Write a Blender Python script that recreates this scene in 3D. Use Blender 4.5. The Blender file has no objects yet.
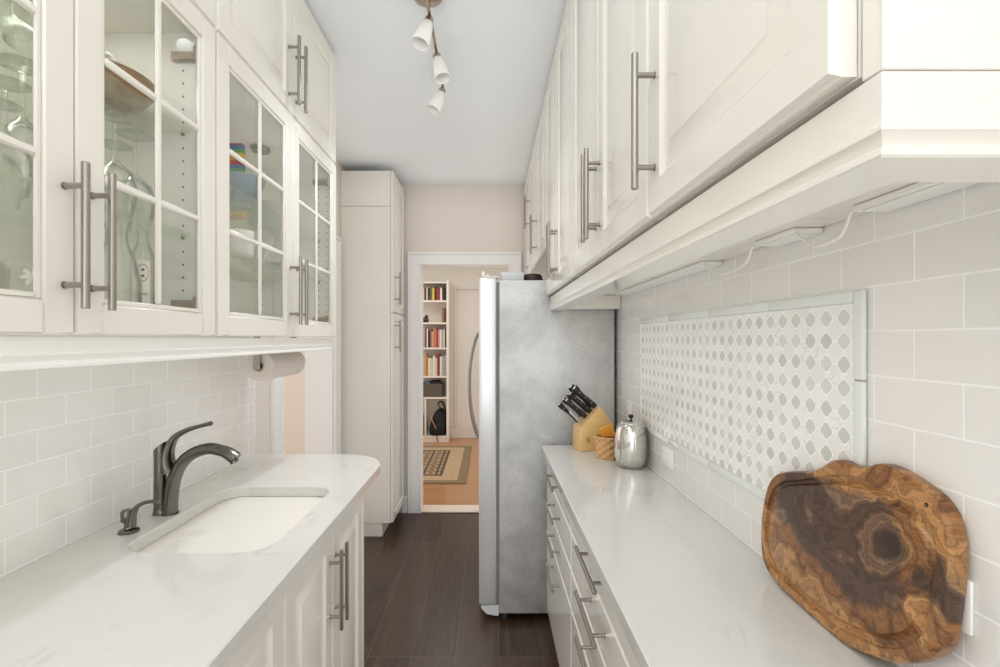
import bpy, bmesh, math, random
from mathutils import Vector, Matrix, noise
random.seed(7)
SC = bpy.context.scene
COL = SC.collection
F, CX, CY, H = 476.0, 489.0, 339.0, 1.435     # focal length (px), principal point, eye height

def pix(x, y, Y):
    return Vector(((x-CX)*Y/F, Y, H-(y-CY)*Y/F))

# ------------------------------------------------------------------ materials
class NT:
    def __init__(s, name):
        s.m = bpy.data.materials.new(name); s.m.use_nodes = True
        s.t = s.m.node_tree; s.t.nodes.clear()
        s.out = s.n('ShaderNodeOutputMaterial')
    def n(s, typ, **kw):
        nd = s.t.nodes.new(typ)
        for k, v in kw.items():
            if k.startswith('i_'):
                key = k[2:].replace('_', ' ')
                nd.inputs[key].default_value = v
            else: setattr(nd, k, v)
        return nd
    def l(s, a, b): s.t.links.new(a, b)
    def math(s, op, a, b=None, c=None):
        nd = s.n('ShaderNodeMath', operation=op)
        for i, v in enumerate((a, b, c)):
            if v is None: continue
            if isinstance(v, (int, float)): nd.inputs[i].default_value = v
            else: s.l(v, nd.inputs[i])
        return nd.outputs[0]
    def mix(s, f, a, b, blend='MIX'):
        nd = s.n('ShaderNodeMix', data_type='RGBA', blend_type=blend)
        for i, v in ((0, f), (6, a), (7, b)):
            if isinstance(v, (int, float)): nd.inputs[i].default_value = v
            elif isinstance(v, (tuple, list)): nd.inputs[i].default_value = tuple(v)+((1,) if len(v) == 3 else ())
            else: s.l(v, nd.inputs[i])
        return nd.outputs[2]
    def ramp(s, fac, stops, interp='LINEAR'):
        nd = s.n('ShaderNodeValToRGB'); cr = nd.color_ramp; cr.interpolation = interp
        while len(cr.elements) < len(stops): cr.elements.new(0.5)
        for e, (p, c) in zip(cr.elements, stops):
            e.position = p
            e.color = (c, c, c, 1) if isinstance(c, (int, float)) else tuple(c)+(1,)
        s.l(fac, nd.inputs[0]); return nd.outputs[0]
    def coord(s, kind='Object'):
        return s.n('ShaderNodeTexCoord').outputs[kind]
    def mapping(s, vec, loc=(0, 0, 0), rot=(0, 0, 0), scale=(1, 1, 1)):
        nd = s.n('ShaderNodeMapping'); s.l(vec, nd.inputs[0])
        nd.inputs[1].default_value = loc; nd.inputs[2].default_value = rot; nd.inputs[3].default_value = scale
        return nd.outputs[0]
    def noise(s, vec, scale, detail=3, rough=.5, dist=0):
        nd = s.n('ShaderNodeTexNoise'); s.l(vec, nd.inputs['Vector'])
        nd.inputs['Scale'].default_value = scale; nd.inputs['Detail'].default_value = detail
        nd.inputs['Roughness'].default_value = rough; nd.inputs['Distortion'].default_value = dist
        return nd.outputs['Fac']
    def bump(s, h, strength=.2, dist=.002):
        nd = s.n('ShaderNodeBump'); nd.inputs['Strength'].default_value = strength; nd.inputs['Distance'].default_value = dist
        s.l(h, nd.inputs['Height']); return nd.outputs[0]
    def bsdf(s, color, rough=.5, metal=0, normal=None, coat=0, spec=.5, emit=None, estr=0, trans=0, sss=0):
        b = s.n('ShaderNodeBsdfPrincipled')
        def put(key, v):
            if isinstance(v, (int, float)): b.inputs[key].default_value = v
            elif isinstance(v, (tuple, list)): b.inputs[key].default_value = tuple(v)+(1,)
            else: s.l(v, b.inputs[key])
        put('Base Color', color); put('Roughness', rough); put('Metallic', metal)
        put('Coat Weight', coat); put('Specular IOR Level', spec)
        b.inputs['Coat Roughness'].default_value = .06
        if normal is not None: s.l(normal, b.inputs['Normal'])
        if emit: put('Emission Color', emit); b.inputs['Emission Strength'].default_value = estr
        s.l(b.outputs[0], s.out.inputs[0]); s.b = b
        return s.m

def simple(name, col, rough=.5, metal=0, coat=0, spec=.5, var=.04, vscale=8, bumpy=0, bscale=60, emit=None, estr=0):
    t = NT(name); co = t.coord()
    n = t.noise(co, vscale, 3)
    c = t.mix(n, tuple(max(0, x*(1-var)) for x in col), tuple(min(1, x*(1+var)) for x in col))
    nrm = t.bump(t.noise(co, bscale, 3), bumpy) if bumpy else None
    return t.bsdf(c, rough, metal, nrm, coat, spec, emit, estr)

M = {}
M['cab'] = simple('cream_lacquer', (.76, .73, .67), .16, coat=.4, var=.012, vscale=2)
M['cab_in'] = simple('cabinet_interior', (.80, .78, .71), .5, var=.015)
M['rail_white'] = simple('white_lacquer', (.83, .82, .79), .3, var=.01)
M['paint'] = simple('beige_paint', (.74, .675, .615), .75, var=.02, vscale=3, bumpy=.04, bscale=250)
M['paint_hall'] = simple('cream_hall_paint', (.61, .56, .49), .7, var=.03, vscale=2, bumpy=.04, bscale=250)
M['ceil'] = simple('ceiling_paint', (.80, .83, .85), .85, var=.012, vscale=3, bumpy=.03, bscale=200)
M['trim'] = simple('white_trim_paint', (.85, .845, .83), .35, var=.012)
M['case'] = simple('cream_bookcase_paint', (.74, .68, .59), .45, var=.02)
M['nickel'] = simple('brushed_nickel', (.40, .375, .345), .24, 1, var=.05, vscale=40)
M['faucet'] = simple('dark_stainless', (.17, .16, .15), .2, 1, var=.06, vscale=30)
M['chrome'] = simple('polished_steel', (.80, .78, .74), .10, 1, var=.03)
M['bronze'] = simple('warm_nickel', (.50, .40, .33), .25, 1, var=.08, vscale=30)
M['porcelain'] = simple('white_porcelain', (.90, .94, .985), .12, coat=.4, var=.005)
M['plastic_w'] = simple('white_plastic', (.86, .85, .82), .35, var=.01)
M['plastic_b'] = simple('black_plastic', (.018, .018, .02), .35, var=.1)
M['dark'] = simple('dark_void', (.02, .02, .02), .7)
M['shade'] = simple('opal_glass', (.92, .91, .88), .25, coat=.3, var=.01)
M['ceramic_w'] = simple('white_ceramic', (.82, .80, .76), .2, coat=.3, var=.02)
M['ceramic_blue'] = simple('blue_grey_glaze', (.24, .31, .37), .2, coat=.4, var=.2, vscale=14)
M['ceramic_pale'] = simple('pale_grey_glaze', (.62, .63, .60), .25, coat=.3, var=.05)
M['copper'] = simple('copper_brown', (.45, .14, .04), .3, .4, var=.15)
M['paper'] = simple('paper_towel', (.60, .545, .49), .9, var=.03, vscale=30, bumpy=.25, bscale=130)
M['card'] = simple('brown_card', (.45, .36, .27), .85, var=.1)
M['orange'] = simple('orange_paper', (.80, .36, .04), .55, var=.12, vscale=20)
M['red'] = simple('red_foil', (.35, .03, .03), .4, var=.2)
M['fabric_b'] = simple('black_nylon', (.012, .012, .014), .75, var=.3, vscale=40, bumpy=.3, bscale=300)
M['strap_o'] = simple('orange_webbing', (.72, .30, .12), .7, var=.1)
M['fig'] = simple('dark_bronze_figurine', (.06, .04, .035), .35, .3, var=.3, vscale=60)
M['wire'] = simple('white_cord', (.86, .84, .78), .5, var=.01)
M['grey_l'] = simple('pale_grey_plastic', (.66, .68, .70), .35, var=.03)
M['marble_t'] = simple('marble_threshold', (.75, .66, .55), .3, var=.12, vscale=14)

def tile_mat(name, y0, z0):
    t = NT(name); co = t.coord()
    sp = t.n('ShaderNodeSeparateXYZ'); t.l(co, sp.inputs[0])
    cb = t.n('ShaderNodeCombineXYZ')
    t.l(t.math('SUBTRACT', sp.outputs[1], y0), cb.inputs[0]); t.l(t.math('SUBTRACT', sp.outputs[2], z0), cb.inputs[1])
    br = t.n('ShaderNodeTexBrick', offset=.5, offset_frequency=2, squash=1, squash_frequency=2)
    t.l(cb.outputs[0], br.inputs['Vector'])
    for k, v in (('Scale', 1), ('Mortar Size', .0019), ('Mortar Smooth', .15), ('Bias', 0), ('Brick Width', .1524), ('Row Height', .0762)):
        br.inputs[k].default_value = v
    br.inputs['Color1'].default_value = (.745, .73, .705, 1); br.inputs['Color2'].default_value = (.775, .76, .737, 1)
    br.inputs['Mortar'].default_value = (.88, .87, .85, 1)
    fac = br.outputs['Fac']
    rough = t.math('MULTIPLY_ADD', fac, .5, .10)
    hgt = t.math('ADD', t.math('SUBTRACT', 1, fac), t.math('MULTIPLY', t.noise(co, 16, 2), .5))
    return t.bsdf(br.outputs['Color'], rough, 0, t.bump(hgt, .45, .0016), coat=.3)
M['tile_r'] = tile_mat('subway_tile_right', .048, .915)
M['tile_l'] = tile_mat('subway_tile_left', 1.2822, .915)

def quartz():
    t = NT('veined_quartz'); co = t.coord()
    w = t.mapping(co, rot=(0, 0, .6), scale=(1, .55, 1))
    n1 = t.noise(w, 6.5, 6, .6, 1.2)
    vein = t.ramp(t.math('ABSOLUTE', t.math('SUBTRACT', n1, .5)), [(0, 1), (.012, .55), (.035, 0)])
    patch = t.ramp(t.noise(co, 4.5, 2), [(.55, 0), (.70, 1)])
    v = t.math('MULTIPLY', vein, patch)
    base = t.mix(t.noise(co, 5, 5), (.585, .57, .538), (.64, .628, .60))
    c = t.mix(t.math('MULTIPLY', v, .45), base, (.36, .345, .33))
    return t.bsdf(c, .11, 0, None, coat=.15)
M['quartz'] = quartz()

def plank():
    t = NT('dark_wood_planks'); co = t.coord()
    sp = t.n('ShaderNodeSeparateXYZ'); t.l(co, sp.inputs[0])
    cb = t.n('ShaderNodeCombineXYZ')
    t.l(t.math('ADD', sp.outputs[1], .25), cb.inputs[0]); t.l(t.math('ADD', sp.outputs[0], 10.25), cb.inputs[1])
    br = t.n('ShaderNodeTexBrick', offset=.37, offset_frequency=3); t.l(cb.outputs[0], br.inputs['Vector'])
    for k, v in (('Scale', 1), ('Mortar Size', .0022), ('Mortar Smooth', .1), ('Bias', 0), ('Brick Width', 1.2), ('Row Height', .198)):
        br.inputs[k].default_value = v
    br.inputs['Color1'].default_value = (0, 0, 0, 1); br.inputs['Color2'].default_value = (1, 1, 1, 1); br.inputs['Mortar'].default_value = (.5, .5, .5, 1)
    g = t.noise(t.mapping(co, scale=(16, 1.6, 1)), 2.2, 6, .65, .8)
    c1 = t.ramp(g, [(.25, (.012, .006, .0035)), (.5, (.034, .018, .011)), (.78, (.105, .060, .040))])
    c = t.mix(t.math('MULTIPLY', br.outputs['Color'], .55), c1, (.070, .039, .026))
    c = t.mix(br.outputs['Fac'], c, (.085, .062, .050))
    r = t.math('MULTIPLY_ADD', g, .25, .2)
    h = t.math('SUBTRACT', t.math('MULTIPLY', g, .4), br.outputs['Fac'])
    return t.bsdf(c, r, 0, t.bump(h, .25, .002))
M['plank'] = plank()

def oak(name, along='Y', w=.06, cols=((.40, .17, .06), (.60, .30, .12))):
    t = NT(name); co = t.coord()
    sp = t.n('ShaderNodeSeparateXYZ'); t.l(co, sp.inputs[0])
    cb = t.n('ShaderNodeCombineXYZ')
    i, j = (1, 0) if along == 'Y' else (0, 1)
    t.l(t.math('ADD', sp.outputs[i], 10), cb.inputs[0]); t.l(t.math('ADD', sp.outputs[j], 10), cb.inputs[1])
    br = t.n('ShaderNodeTexBrick', offset=.4, offset_frequency=3); t.l(cb.outputs[0], br.inputs['Vector'])
    for k, v in (('Scale', 1), ('Mortar Size', .001), ('Mortar Smooth', .1), ('Bias', 0), ('Brick Width', .7), ('Row Height', w)):
        br.inputs[k].default_value = v
    br.inputs['Color1'].default_value = (0, 0, 0, 1); br.inputs['Color2'].default_value = (1, 1, 1, 1)
    g = t.noise(t.mapping(co, scale=(2, 14, 1) if along == 'X' else (14, 2, 1)), 3, 5, .6, .6)
    c = t.mix(g, cols[0], cols[1]); c = t.mix(t.math('MULTIPLY', br.outputs['Color'], .3), c, cols[1])
    c = t.mix(br.outputs['Fac'], c, (.16, .07, .03))
    return t.bsdf(c, .28, 0, None, coat=.2)
M['oak'] = oak('hall_oak_strip', 'X', .065, ((.30, .13, .045), (.48, .24, .10)))

def steel_side():
    t = NT('stippled_fridge_steel'); co = t.coord()
    big = t.noise(co, 2.6, 4, .6, .8); mid = t.noise(co, 13, 4, .65, .5)
    fine = t.noise(co, 140, 2)
    f = t.math('ADD', t.math('MULTIPLY', big, .72), t.math('MULTIPLY', mid, .28))
    c = t.ramp(f, [(.36, (.50, .50, .50)), (.50, (.66, .66, .66)), (.62, (.76, .76, .76))])
    c = t.mix(t.math('MULTIPLY', t.ramp(fine, [(.5, 0), (.7, 1)]), .30), c, (.36, .36, .37))
    r = t.math('MULTIPLY_ADD', mid, .25, .36)
    return t.bsdf(c, r, .55, t.bump(fine, .3, .002))
M['fridge_side'] = steel_side()
def brushed():
    t = NT('brushed_door_steel'); co = t.coord()
    g = t.noise(t.mapping(co, scale=(90, 90, 1)), 4, 3)
    c = t.mix(g, (.78, .785, .79), (.86, .865, .87))
    return t.bsdf(c, .3, .6, t.bump(g, .05))
M['fridge_door'] = brushed()

def thin_glass(name, tint, r0=.04, r1=.55, pw=3):
    t = NT(name)
    lw = t.n('ShaderNodeLayerWeight'); lw.inputs[0].default_value = .5
    f = t.math('MULTIPLY_ADD', t.math('POWER', lw.outputs['Facing'], pw), r1, r0)
    tr = t.n('ShaderNodeBsdfTransparent'); tr.inputs[0].default_value = tuple(tint)+(1,)
    gl = t.n('ShaderNodeBsdfGlossy'); gl.inputs['Roughness'].default_value = .02; gl.inputs['Color'].default_value = (1, 1, 1, 1)
    mx = t.n('ShaderNodeMixShader'); t.l(f, mx.inputs[0]); t.l(tr.outputs[0], mx.inputs[1]); t.l(gl.outputs[0], mx.inputs[2])
    t.l(mx.outputs[0], t.out.inputs[0]); return t.m
M['pane'] = thin_glass('window_pane', (.990, .993, .986), .03, .4, 4)
def ware():
    t = NT('drinking_glass')
    lw = t.n('ShaderNodeLayerWeight'); lw.inputs[0].default_value = .5
    f = lw.outputs['Facing']
    fr = t.math('MULTIPLY_ADD', t.math('POWER', f, 1.6), .75, .05)
    tr = t.n('ShaderNodeBsdfTransparent'); t.l(t.ramp(f, [(.35, (.985, .99, .98)), (.85, (.72, .76, .68))]), tr.inputs[0])
    gl = t.n('ShaderNodeBsdfGlossy'); gl.inputs['Roughness'].default_value = .04
    mx = t.n('ShaderNodeMixShader'); t.l(fr, mx.inputs[0]); t.l(tr.outputs[0], mx.inputs[1]); t.l(gl.outputs[0], mx.inputs[2])
    t.l(mx.outputs[0], t.out.inputs[0]); return t.m
M['glass'] = ware()
M['shelf_glass'] = thin_glass('green_shelf_glass', (.955, .98, .95), .05, .5, 3)

LW = -1.08
def panel_holes():
    t = NT('drilled_side_panel'); co = t.coord()
    sp = t.n('ShaderNodeSeparateXYZ'); t.l(co, sp.inputs[0])
    z = t.math('SUBTRACT', t.math('MULTIPLY', t.math('FRACT', t.math('DIVIDE', sp.outputs[2], .032)), .032), .016)
    near = None
    for xh in (-.722-LW-.01, -.757-LW-.01, -1.01-LW-.01):
        dx = t.math('SUBTRACT', sp.outputs[0], xh)
        d = t.math('SQRT', t.math('ADD', t.math('MULTIPLY', dx, dx), t.math('MULTIPLY', z, z)))
        near = d if near is None else t.math('MINIMUM', near, d)
    f = t.math('LESS_THAN', near, .0026)
    inr = t.math('MULTIPLY', t.math('GREATER_THAN', sp.outputs[2], .057), t.math('LESS_THAN', sp.outputs[2], .717))
    c = t.mix(t.math('MULTIPLY', f, inr), (.80, .785, .73), (.10, .09, .07))
    return t.bsdf(c, .45)
M['holes'] = panel_holes()

def mosaic():
    t = NT('marble_mosaic'); co = t.coord()
    sp = t.n('ShaderNodeSeparateXYZ'); t.l(co, sp.inputs[0])
    P, Q = .0455, .0432
    us = t.math('ADD', t.math('DIVIDE', t.math('SUBTRACT', sp.outputs[1], .872-1.44), P), 20.5)
    vs = t.math('ADD', t.math('DIVIDE', t.math('SUBTRACT', sp.outputs[2], 1.474-1.055), Q), 40.5)
    u = t.math('ABSOLUTE', t.math('SUBTRACT', t.math('FRACT', us), .5))
    v = t.math('ABSOLUTE', t.math('SUBTRACT', t.math('FRACT', vs), .5))
    d = t.math('MAXIMUM', t.math('MAXIMUM', t.math('MULTIPLY', u, 1.0), t.math('MULTIPLY', v, .95)), t.math('MULTIPLY', t.math('ADD', u, v), .75))
    # pointed ogee: little cusps on the axes
    cusp = t.math('MULTIPLY', t.math('MINIMUM', u, v), .12)
    d = t.math('ADD', d, cusp)
    dot = t.math('LESS_THAN', d, .335)
    ring = t.math('LESS_THAN', t.math('ABSOLUTE', t.math('SUBTRACT', d, .358)), .026)
    axis = t.math('MULTIPLY', t.math('LESS_THAN', t.math('MINIMUM', u, v), .018), t.math('GREATER_THAN', d, .34))
    gro = t.math('MAXIMUM', ring, axis)
    cell = t.n('ShaderNodeCombineXYZ'); t.l(t.math('FLOOR', us), cell.inputs[0]); t.l(t.math('FLOOR', vs), cell.inputs[1])
    wn = t.n('ShaderNodeTexWhiteNoise', noise_dimensions='3D'); t.l(cell.outputs[0], wn.inputs[0])
    half = t.n('ShaderNodeCombineXYZ'); t.l(t.math('FLOOR', t.math('ADD', us, .5)), half.inputs[0]); t.l(t.math('FLOOR', t.math('ADD', vs, .5)), half.inputs[1]); half.inputs[2].default_value = 7
    wn2 = t.n('ShaderNodeTexWhiteNoise', noise_dimensions='3D'); t.l(half.outputs[0], wn2.inputs[0])
    grey = t.mix(wn.outputs[0], (.58, .575, .55), (.70, .70, .68))
    white = t.mix(wn2.outputs[0], (.80, .795, .775), (.87, .865, .85))
    nz = t.noise(co, 17, 5, .6, 1.2)
    vein = t.ramp(t.math('ABSOLUTE', t.math('SUBTRACT', nz, .5)), [(0, 1), (.011, 0)])
    vein = t.math('MULTIPLY', vein, t.math('GREATER_THAN', wn2.outputs[0], .88))
    white = t.mix(t.math('MULTIPLY', vein, .55), white, (.22, .20, .18))
    c = t.mix(dot, white, grey); c = t.mix(gro, c, (.90, .90, .88))
    return t.bsdf(c, t.math('MULTIPLY_ADD', gro, .4, .15), 0, t.bump(t.math('SUBTRACT', 1, gro), .25, .001))
M['mosaic'] = mosaic()
M['liner'] = simple('pale_glass_liner', (.72, .76, .73), .12, coat=.4, var=.03, vscale=10)

def burl():
    t = NT('olive_burl_wood'); co = t.coord()
    sp = t.n('ShaderNodeSeparateXYZ'); t.l(co, sp.inputs[0])
    KY, KZ = .738, 1.117          # the dark knot
    Yc, Zc = sp.outputs[1], sp.outputs[2]
    dy = t.math('MULTIPLY', t.math('SUBTRACT', Yc, KY), .85); dz = t.math('SUBTRACT', Zc, KZ)
    rk = t.math('SQRT', t.math('ADD', t.math('MULTIPLY', dy, dy), t.math('MULTIPLY', dz, dz)))
    n1 = t.noise(co, 6.5, 4, .5, .9); n2 = t.noise(co, 24, 4, .6, .3)
    near = t.ramp(rk, [(.012, .45), (.080, 0)])
    # bands run along the plank, tilting, and wrap into rings round the knot
    lin = t.math('MULTIPLY_ADD', Yc, -24, t.math('MULTIPLY', Zc, 56))
    ring = t.math('MULTIPLY', rk, 120)
    ph = t.math('ADD', t.math('MULTIPLY', lin, t.math('SUBTRACT', 1, near)), t.math('MULTIPLY', ring, near))
    ph = t.math('ADD', ph, t.math('ADD', t.math('MULTIPLY', n1, 26), t.math('MULTIPLY', n2, 9.0)))
    broad = t.math('MULTIPLY_ADD', t.math('SINE', t.math('MULTIPLY', ph, .42)), .5, .5)
    mid = t.math('MULTIPLY_ADD', t.math('SINE', t.math('MULTIPLY', ph, 1.25)), .5, .5)
    line = t.math('POWER', t.math('ABSOLUTE', t.math('SINE', t.math('MULTIPLY', ph, 1.5))), .30)
    fibre = t.noise(t.mapping(co, rot=(-.40, 0, 0), scale=(1, 9, 70)), 5, 5, .7, .5)
    fig = t.math('ADD', t.math('MULTIPLY', broad, .34), t.math('MULTIPLY', mid, .20))
    fig = t.math('ADD', fig, t.math('MULTIPLY', fibre, .62))
    heart = t.ramp(fig, [(.22, (.024, .011, .007)), (.42, (.062, .031, .017)), (.62, (.125, .066, .036)), (.85, (.24, .142, .082))])
    sap = t.ramp(fig, [(.16, (.075, .025, .008)), (.38, (.185, .070, .020)), (.60, (.34, .150, .045)), (.85, (.53, .285, .105))])
    ey = t.math('DIVIDE', t.math('SUBTRACT', Yc, .845), .215); ez = t.math('DIVIDE', t.math('SUBTRACT', Zc, 1.085), .112)
    e = t.math('SQRT', t.math('ADD', t.math('MULTIPLY', ey, ey), t.math('MULTIPLY', ez, ez)))
    e = t.math('ADD', e, t.math('MULTIPLY', t.math('SUBTRACT', n1, .5), 1.6))
    c = t.mix(t.ramp(e, [(.80, 0), (.92, 1)]), heart, sap)
    c = t.mix(t.math('MULTIPLY', t.math('SUBTRACT', 1, line), .95), c, (.028, .013, .008))
    kn = t.ramp(t.math('ADD', rk, t.math('MULTIPLY', t.noise(co, 40, 4), .022)), [(.020, 1), (.045, 0)])
    c = t.mix(t.math('MULTIPLY', kn, .85), c, (.018, .012, .010))
    return t.bsdf(c, .34, 0, t.bump(fibre, .06, .001), coat=.2)
M['burl'] = burl()
def wood(name, a, b, scale=(3, 3, 40), rot=(0, 0, 0), rough=.4):
    t = NT(name); co = t.coord()
    g = t.noise(t.mapping(co, rot=rot, scale=scale), 5, 4, .6, .5)
    return t.bsdf(t.mix(g, a, b), rough, 0, None, coat=.1)
M['block'] = wood('maple_block', (.68, .42, .16), (.82, .57, .26), (4, 4, 26), (0, .7, 0))
M['bowlwood'] = wood('acacia_bowl_wood', (.16, .08, .035), (.40, .24, .12), (6, 6, 22), (.5, .3, 0))
M['wicker'] = wood('woven_splint', (.52, .27, .09), (.74, .47, .22), (30, 30, 60))
M['wicker_d'] = wood('dark_seagrass', (.05, .04, .032), (.17, .14, .11), (60, 60, 90), rough=.8)
M['blade'] = M['chrome']

def rug():
    t = NT('wool_rug'); co = t.coord()
    sp = t.n('ShaderNodeSeparateXYZ'); t.l(co, sp.inputs[0])
    X, Y = sp.outputs[0], sp.outputs[1]          # local, centre origin, half sizes 1.0 x .82
    ex = t.math('SUBTRACT', 1.0, t.math('ABSOLUTE', X)); ey = t.math('SUBTRACT', .82, t.math('ABSOLUTE', Y))
    e = t.math('MINIMUM', ex, ey)
    ins = t.math('MINIMUM', t.math('SUBTRACT', ex, .265), t.math('SUBTRACT', ey, .25))
    olive, tan, fld = (.21, .145, .075), (.47, .33, .19), (.36, .25, .14)
    c = t.mix(t.math('GREATER_THAN', e, .095), olive, tan)
    dots = t.math('GREATER_THAN', t.noise(t.mapping(co, scale=(14, 8, 1)), 2.2, 2), .60)
    c = t.mix(t.math('MULTIPLY', t.math('MULTIPLY', dots, t.math('GREATER_THAN', e, .13)), .45), c, (.25, .17, .09))
    infield = t.math('GREATER_THAN', ins, 0)
    gx = t.math('ABSOLUTE', t.math('SUBTRACT', t.math('FRACT', t.math('MULTIPLY', X, 7.5)), .5))
    gy = t.math('ABSOLUTE', t.math('SUBTRACT', t.math('FRACT', t.math('MULTIPLY', Y, 7.5)), .5))
    gl = t.math('GREATER_THAN', t.math('MAXIMUM', gx, gy), .41)
    blot = t.math('LESS_THAN', t.math('ADD', gx, gy), .24)
    f = t.mix(gl, fld, (.045, .032, .026)); f = t.mix(blot, f, (.10, .035, .025))
    edge = t.math('MULTIPLY', infield, t.math('LESS_THAN', ins, .03))
    f = t.mix(edge, f, (.06, .045, .03))
    c = t.mix(infield, c, f)
    c = t.mix(t.math('MULTIPLY', t.noise(co, 90, 2), .3), c, (.3, .22, .14))
    return t.bsdf(c, .95, 0, t.bump(t.noise(co, 200, 2), .3))
M['rug'] = rug()
def stripes():
    t = NT('rainbow_print'); co = t.coord()
    sp = t.n('ShaderNodeSeparateXYZ'); t.l(co, sp.inputs[0])
    f = t.math('FRACT', t.math('MULTIPLY', sp.outputs[2], 14))
    c = t.ramp(f, [(0, (.5, .03, .03)), (.2, (.75, .25, .03)), (.4, (.8, .55, .05)), (.6, (.1, .35, .08)), (.8, (.05, .15, .4))], 'CONSTANT')
    return t.bsdf(c, .5)
M['rainbow'] = stripes()
def label_mat():
    t = NT('bottle_label'); co = t.coord()
    return t.bsdf(t.mix(t.noise(co, 30), (.80, .76, .70), (.84, .80, .75)), .6)
M['label'] = label_mat()
M['label_ink'] = simple('pink_ink', (.62, .45, .40), .6)
M['ink_dark'] = simple('dark_ink', (.05, .06, .09), .6)
def col_mat(name, c): return simple(name, c, .6, var=.12, vscale=25)

# ------------------------------------------------------------------ mesh helpers
class B:
    def __init__(s): s.bm = bmesh.new()
    def _merge(s, t):
        me = bpy.data.meshes.new('tmp'); t.to_mesh(me); t.free(); s.bm.from_mesh(me); bpy.data.meshes.remove(me); return s
    def box(s, x0, x1, y0, y1, z0, z1, bev=0, seg=1, mat=None):
        t = bmesh.new(); bmesh.ops.create_cube(t, size=1)
        for v in t.verts:
            v.co = Vector(((x0+x1)/2+v.co.x*(x1-x0), (y0+y1)/2+v.co.y*(y1-y0), (z0+z1)/2+v.co.z*(z1-z0)))
        if bev: bmesh.ops.bevel(t, geom=t.edges[:], offset=bev, segments=seg, profile=.5, affect='EDGES')
        if mat is not None: bmesh.ops.transform(t, matrix=mat, verts=t.verts)
        return s._merge(t)
    def rings(s, loops, cap0=True, cap1=True, closed=True):
        bm = s.bm; rv = [[bm.verts.new(p) for p in lp] for lp in loops]
        n = len(rv[0])
        for a, b in zip(rv, rv[1:]):
            for i in range(n if closed else n-1):
                j = (i+1) % n
                try: bm.faces.new((a[i], a[j], b[j], b[i]))
                except ValueError: pass
        if cap0: bm.faces.new(rv[0][::-1])
        if cap1: bm.faces.new(rv[-1])
        return s
    def lathe(s, prof, c=(0, 0, 0), seg=28, mat=None, cap0=False, cap1=False):
        loops = []
        for r, z in prof:
            lp = [Vector((max(r, 1e-4)*math.cos(2*math.pi*i/seg), max(r, 1e-4)*math.sin(2*math.pi*i/seg), z)) for i in range(seg)]
            if mat is not None: lp = [mat @ p for p in lp]
            loops.append([p+Vector(c) for p in lp])
        return s.rings(loops, cap0, cap1)
    def tube(s, pts, r, seg=10, cap=True, flat=None):
        pts = [Vector(p) for p in pts]; n = len(pts)
        rs = r if isinstance(r, (list, tuple)) else [r]*n
        loops = []; up = None
        for i, p in enumerate(pts):
            d = (pts[min(i+1, n-1)]-pts[max(i-1, 0)]).normalized()
            if up is None:
                up = Vector((0, 0, 1)) if abs(d.z) < .9 else Vector((1, 0, 0))
            a = d.cross(up)
            if a.length < 1e-4: a = d.orthogonal()
            a.normalize(); b = a.cross(d).normalized(); up = b
            k1, k2 = (1, 1) if flat is None else flat
            loops.append([p+a*(rs[i]*k1*math.cos(2*math.pi*k/seg))+b*(rs[i]*k2*math.sin(2*math.pi*k/seg)) for k in range(seg)])
        return s.rings(loops, cap, cap)
    def prism(s, poly, f0, f1, bev=0):
        """poly: list of 2D points; f0/f1 map a 2D point to 3D for either end"""
        t = bmesh.new()
        a = [t.verts.new(f0(*p)) for p in poly]; b = [t.verts.new(f1(*p)) for p in poly]
        n = len(poly)
        for i in range(n):
            j = (i+1) % n; t.faces.new((a[i], a[j], b[j], b[i]))
        t.faces.new(a[::-1]); t.faces.new(b)
        if bev:
            bmesh.ops.recalc_face_normals(t, faces=t.faces)
            bmesh.ops.bevel(t, geom=t.edges[:], offset=bev, segments=2, profile=.5, affect='EDGES')
        return s._merge(t)
    def sphere(s, c, r, sx=1, sy=1, sz=1, u=20, v=12):
        t = bmesh.new(); bmesh.ops.create_uvsphere(t, u_segments=u, v_segments=v, radius=r)
        for q in t.verts: q.co = Vector((c[0]+q.co.x*sx, c[1]+q.co.y*sy, c[2]+q.co.z*sz))
        return s._merge(t)

def worldloc(o):
    p = Vector((0, 0, 0))
    while o is not None: p += o.location; o = o.parent
    return p
def obj(name, b, mat, parent=None, smooth=38, loc=None):
    bm = b.bm
    bmesh.ops.recalc_face_normals(bm, faces=bm.faces)
    off = worldloc(parent) if parent is not None else Vector(loc or (0, 0, 0))
    if off.length: bmesh.ops.translate(bm, vec=-off, verts=bm.verts)
    if smooth:
        for f in bm.faces: f.smooth = True
        a = math.radians(smooth)
        for e in bm.edges:
            if len(e.link_faces) == 2:
                e.smooth = e.calc_face_angle(0) < a
    me = bpy.data.meshes.new(name); bm.to_mesh(me); bm.free()
    me.materials.append(M[mat] if isinstance(mat, str) else mat)
    o = bpy.data.objects.new(name, me); COL.objects.link(o)
    if parent is not None: o.parent = parent
    elif loc: o.location = loc
    return o
def tag(o, label, cat, group=None):
    o['label'] = label; o['category'] = cat
    if group: o['group'] = group
    return o
def thing(name, label, cat, loc=(0, 0, 0), group=None):
    o = bpy.data.objects.new(name, None); COL.objects.link(o); o.empty_display_size = .05
    o.location = loc; return tag(o, label, cat, group)
def struct(name, b, mat, **k):
    o = obj(name, b, mat, **k); o['kind'] = 'structure'; return o
def dup(src, loc, label=None):
    def rec(o, par):
        c = o.copy(); COL.objects.link(c)
        if par is not None: c.parent = par
        for ch in list(o.children): rec(ch, c)
        return c
    r = rec(src, None); r.location = loc
    if label: r['label'] = label
    return r

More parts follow.
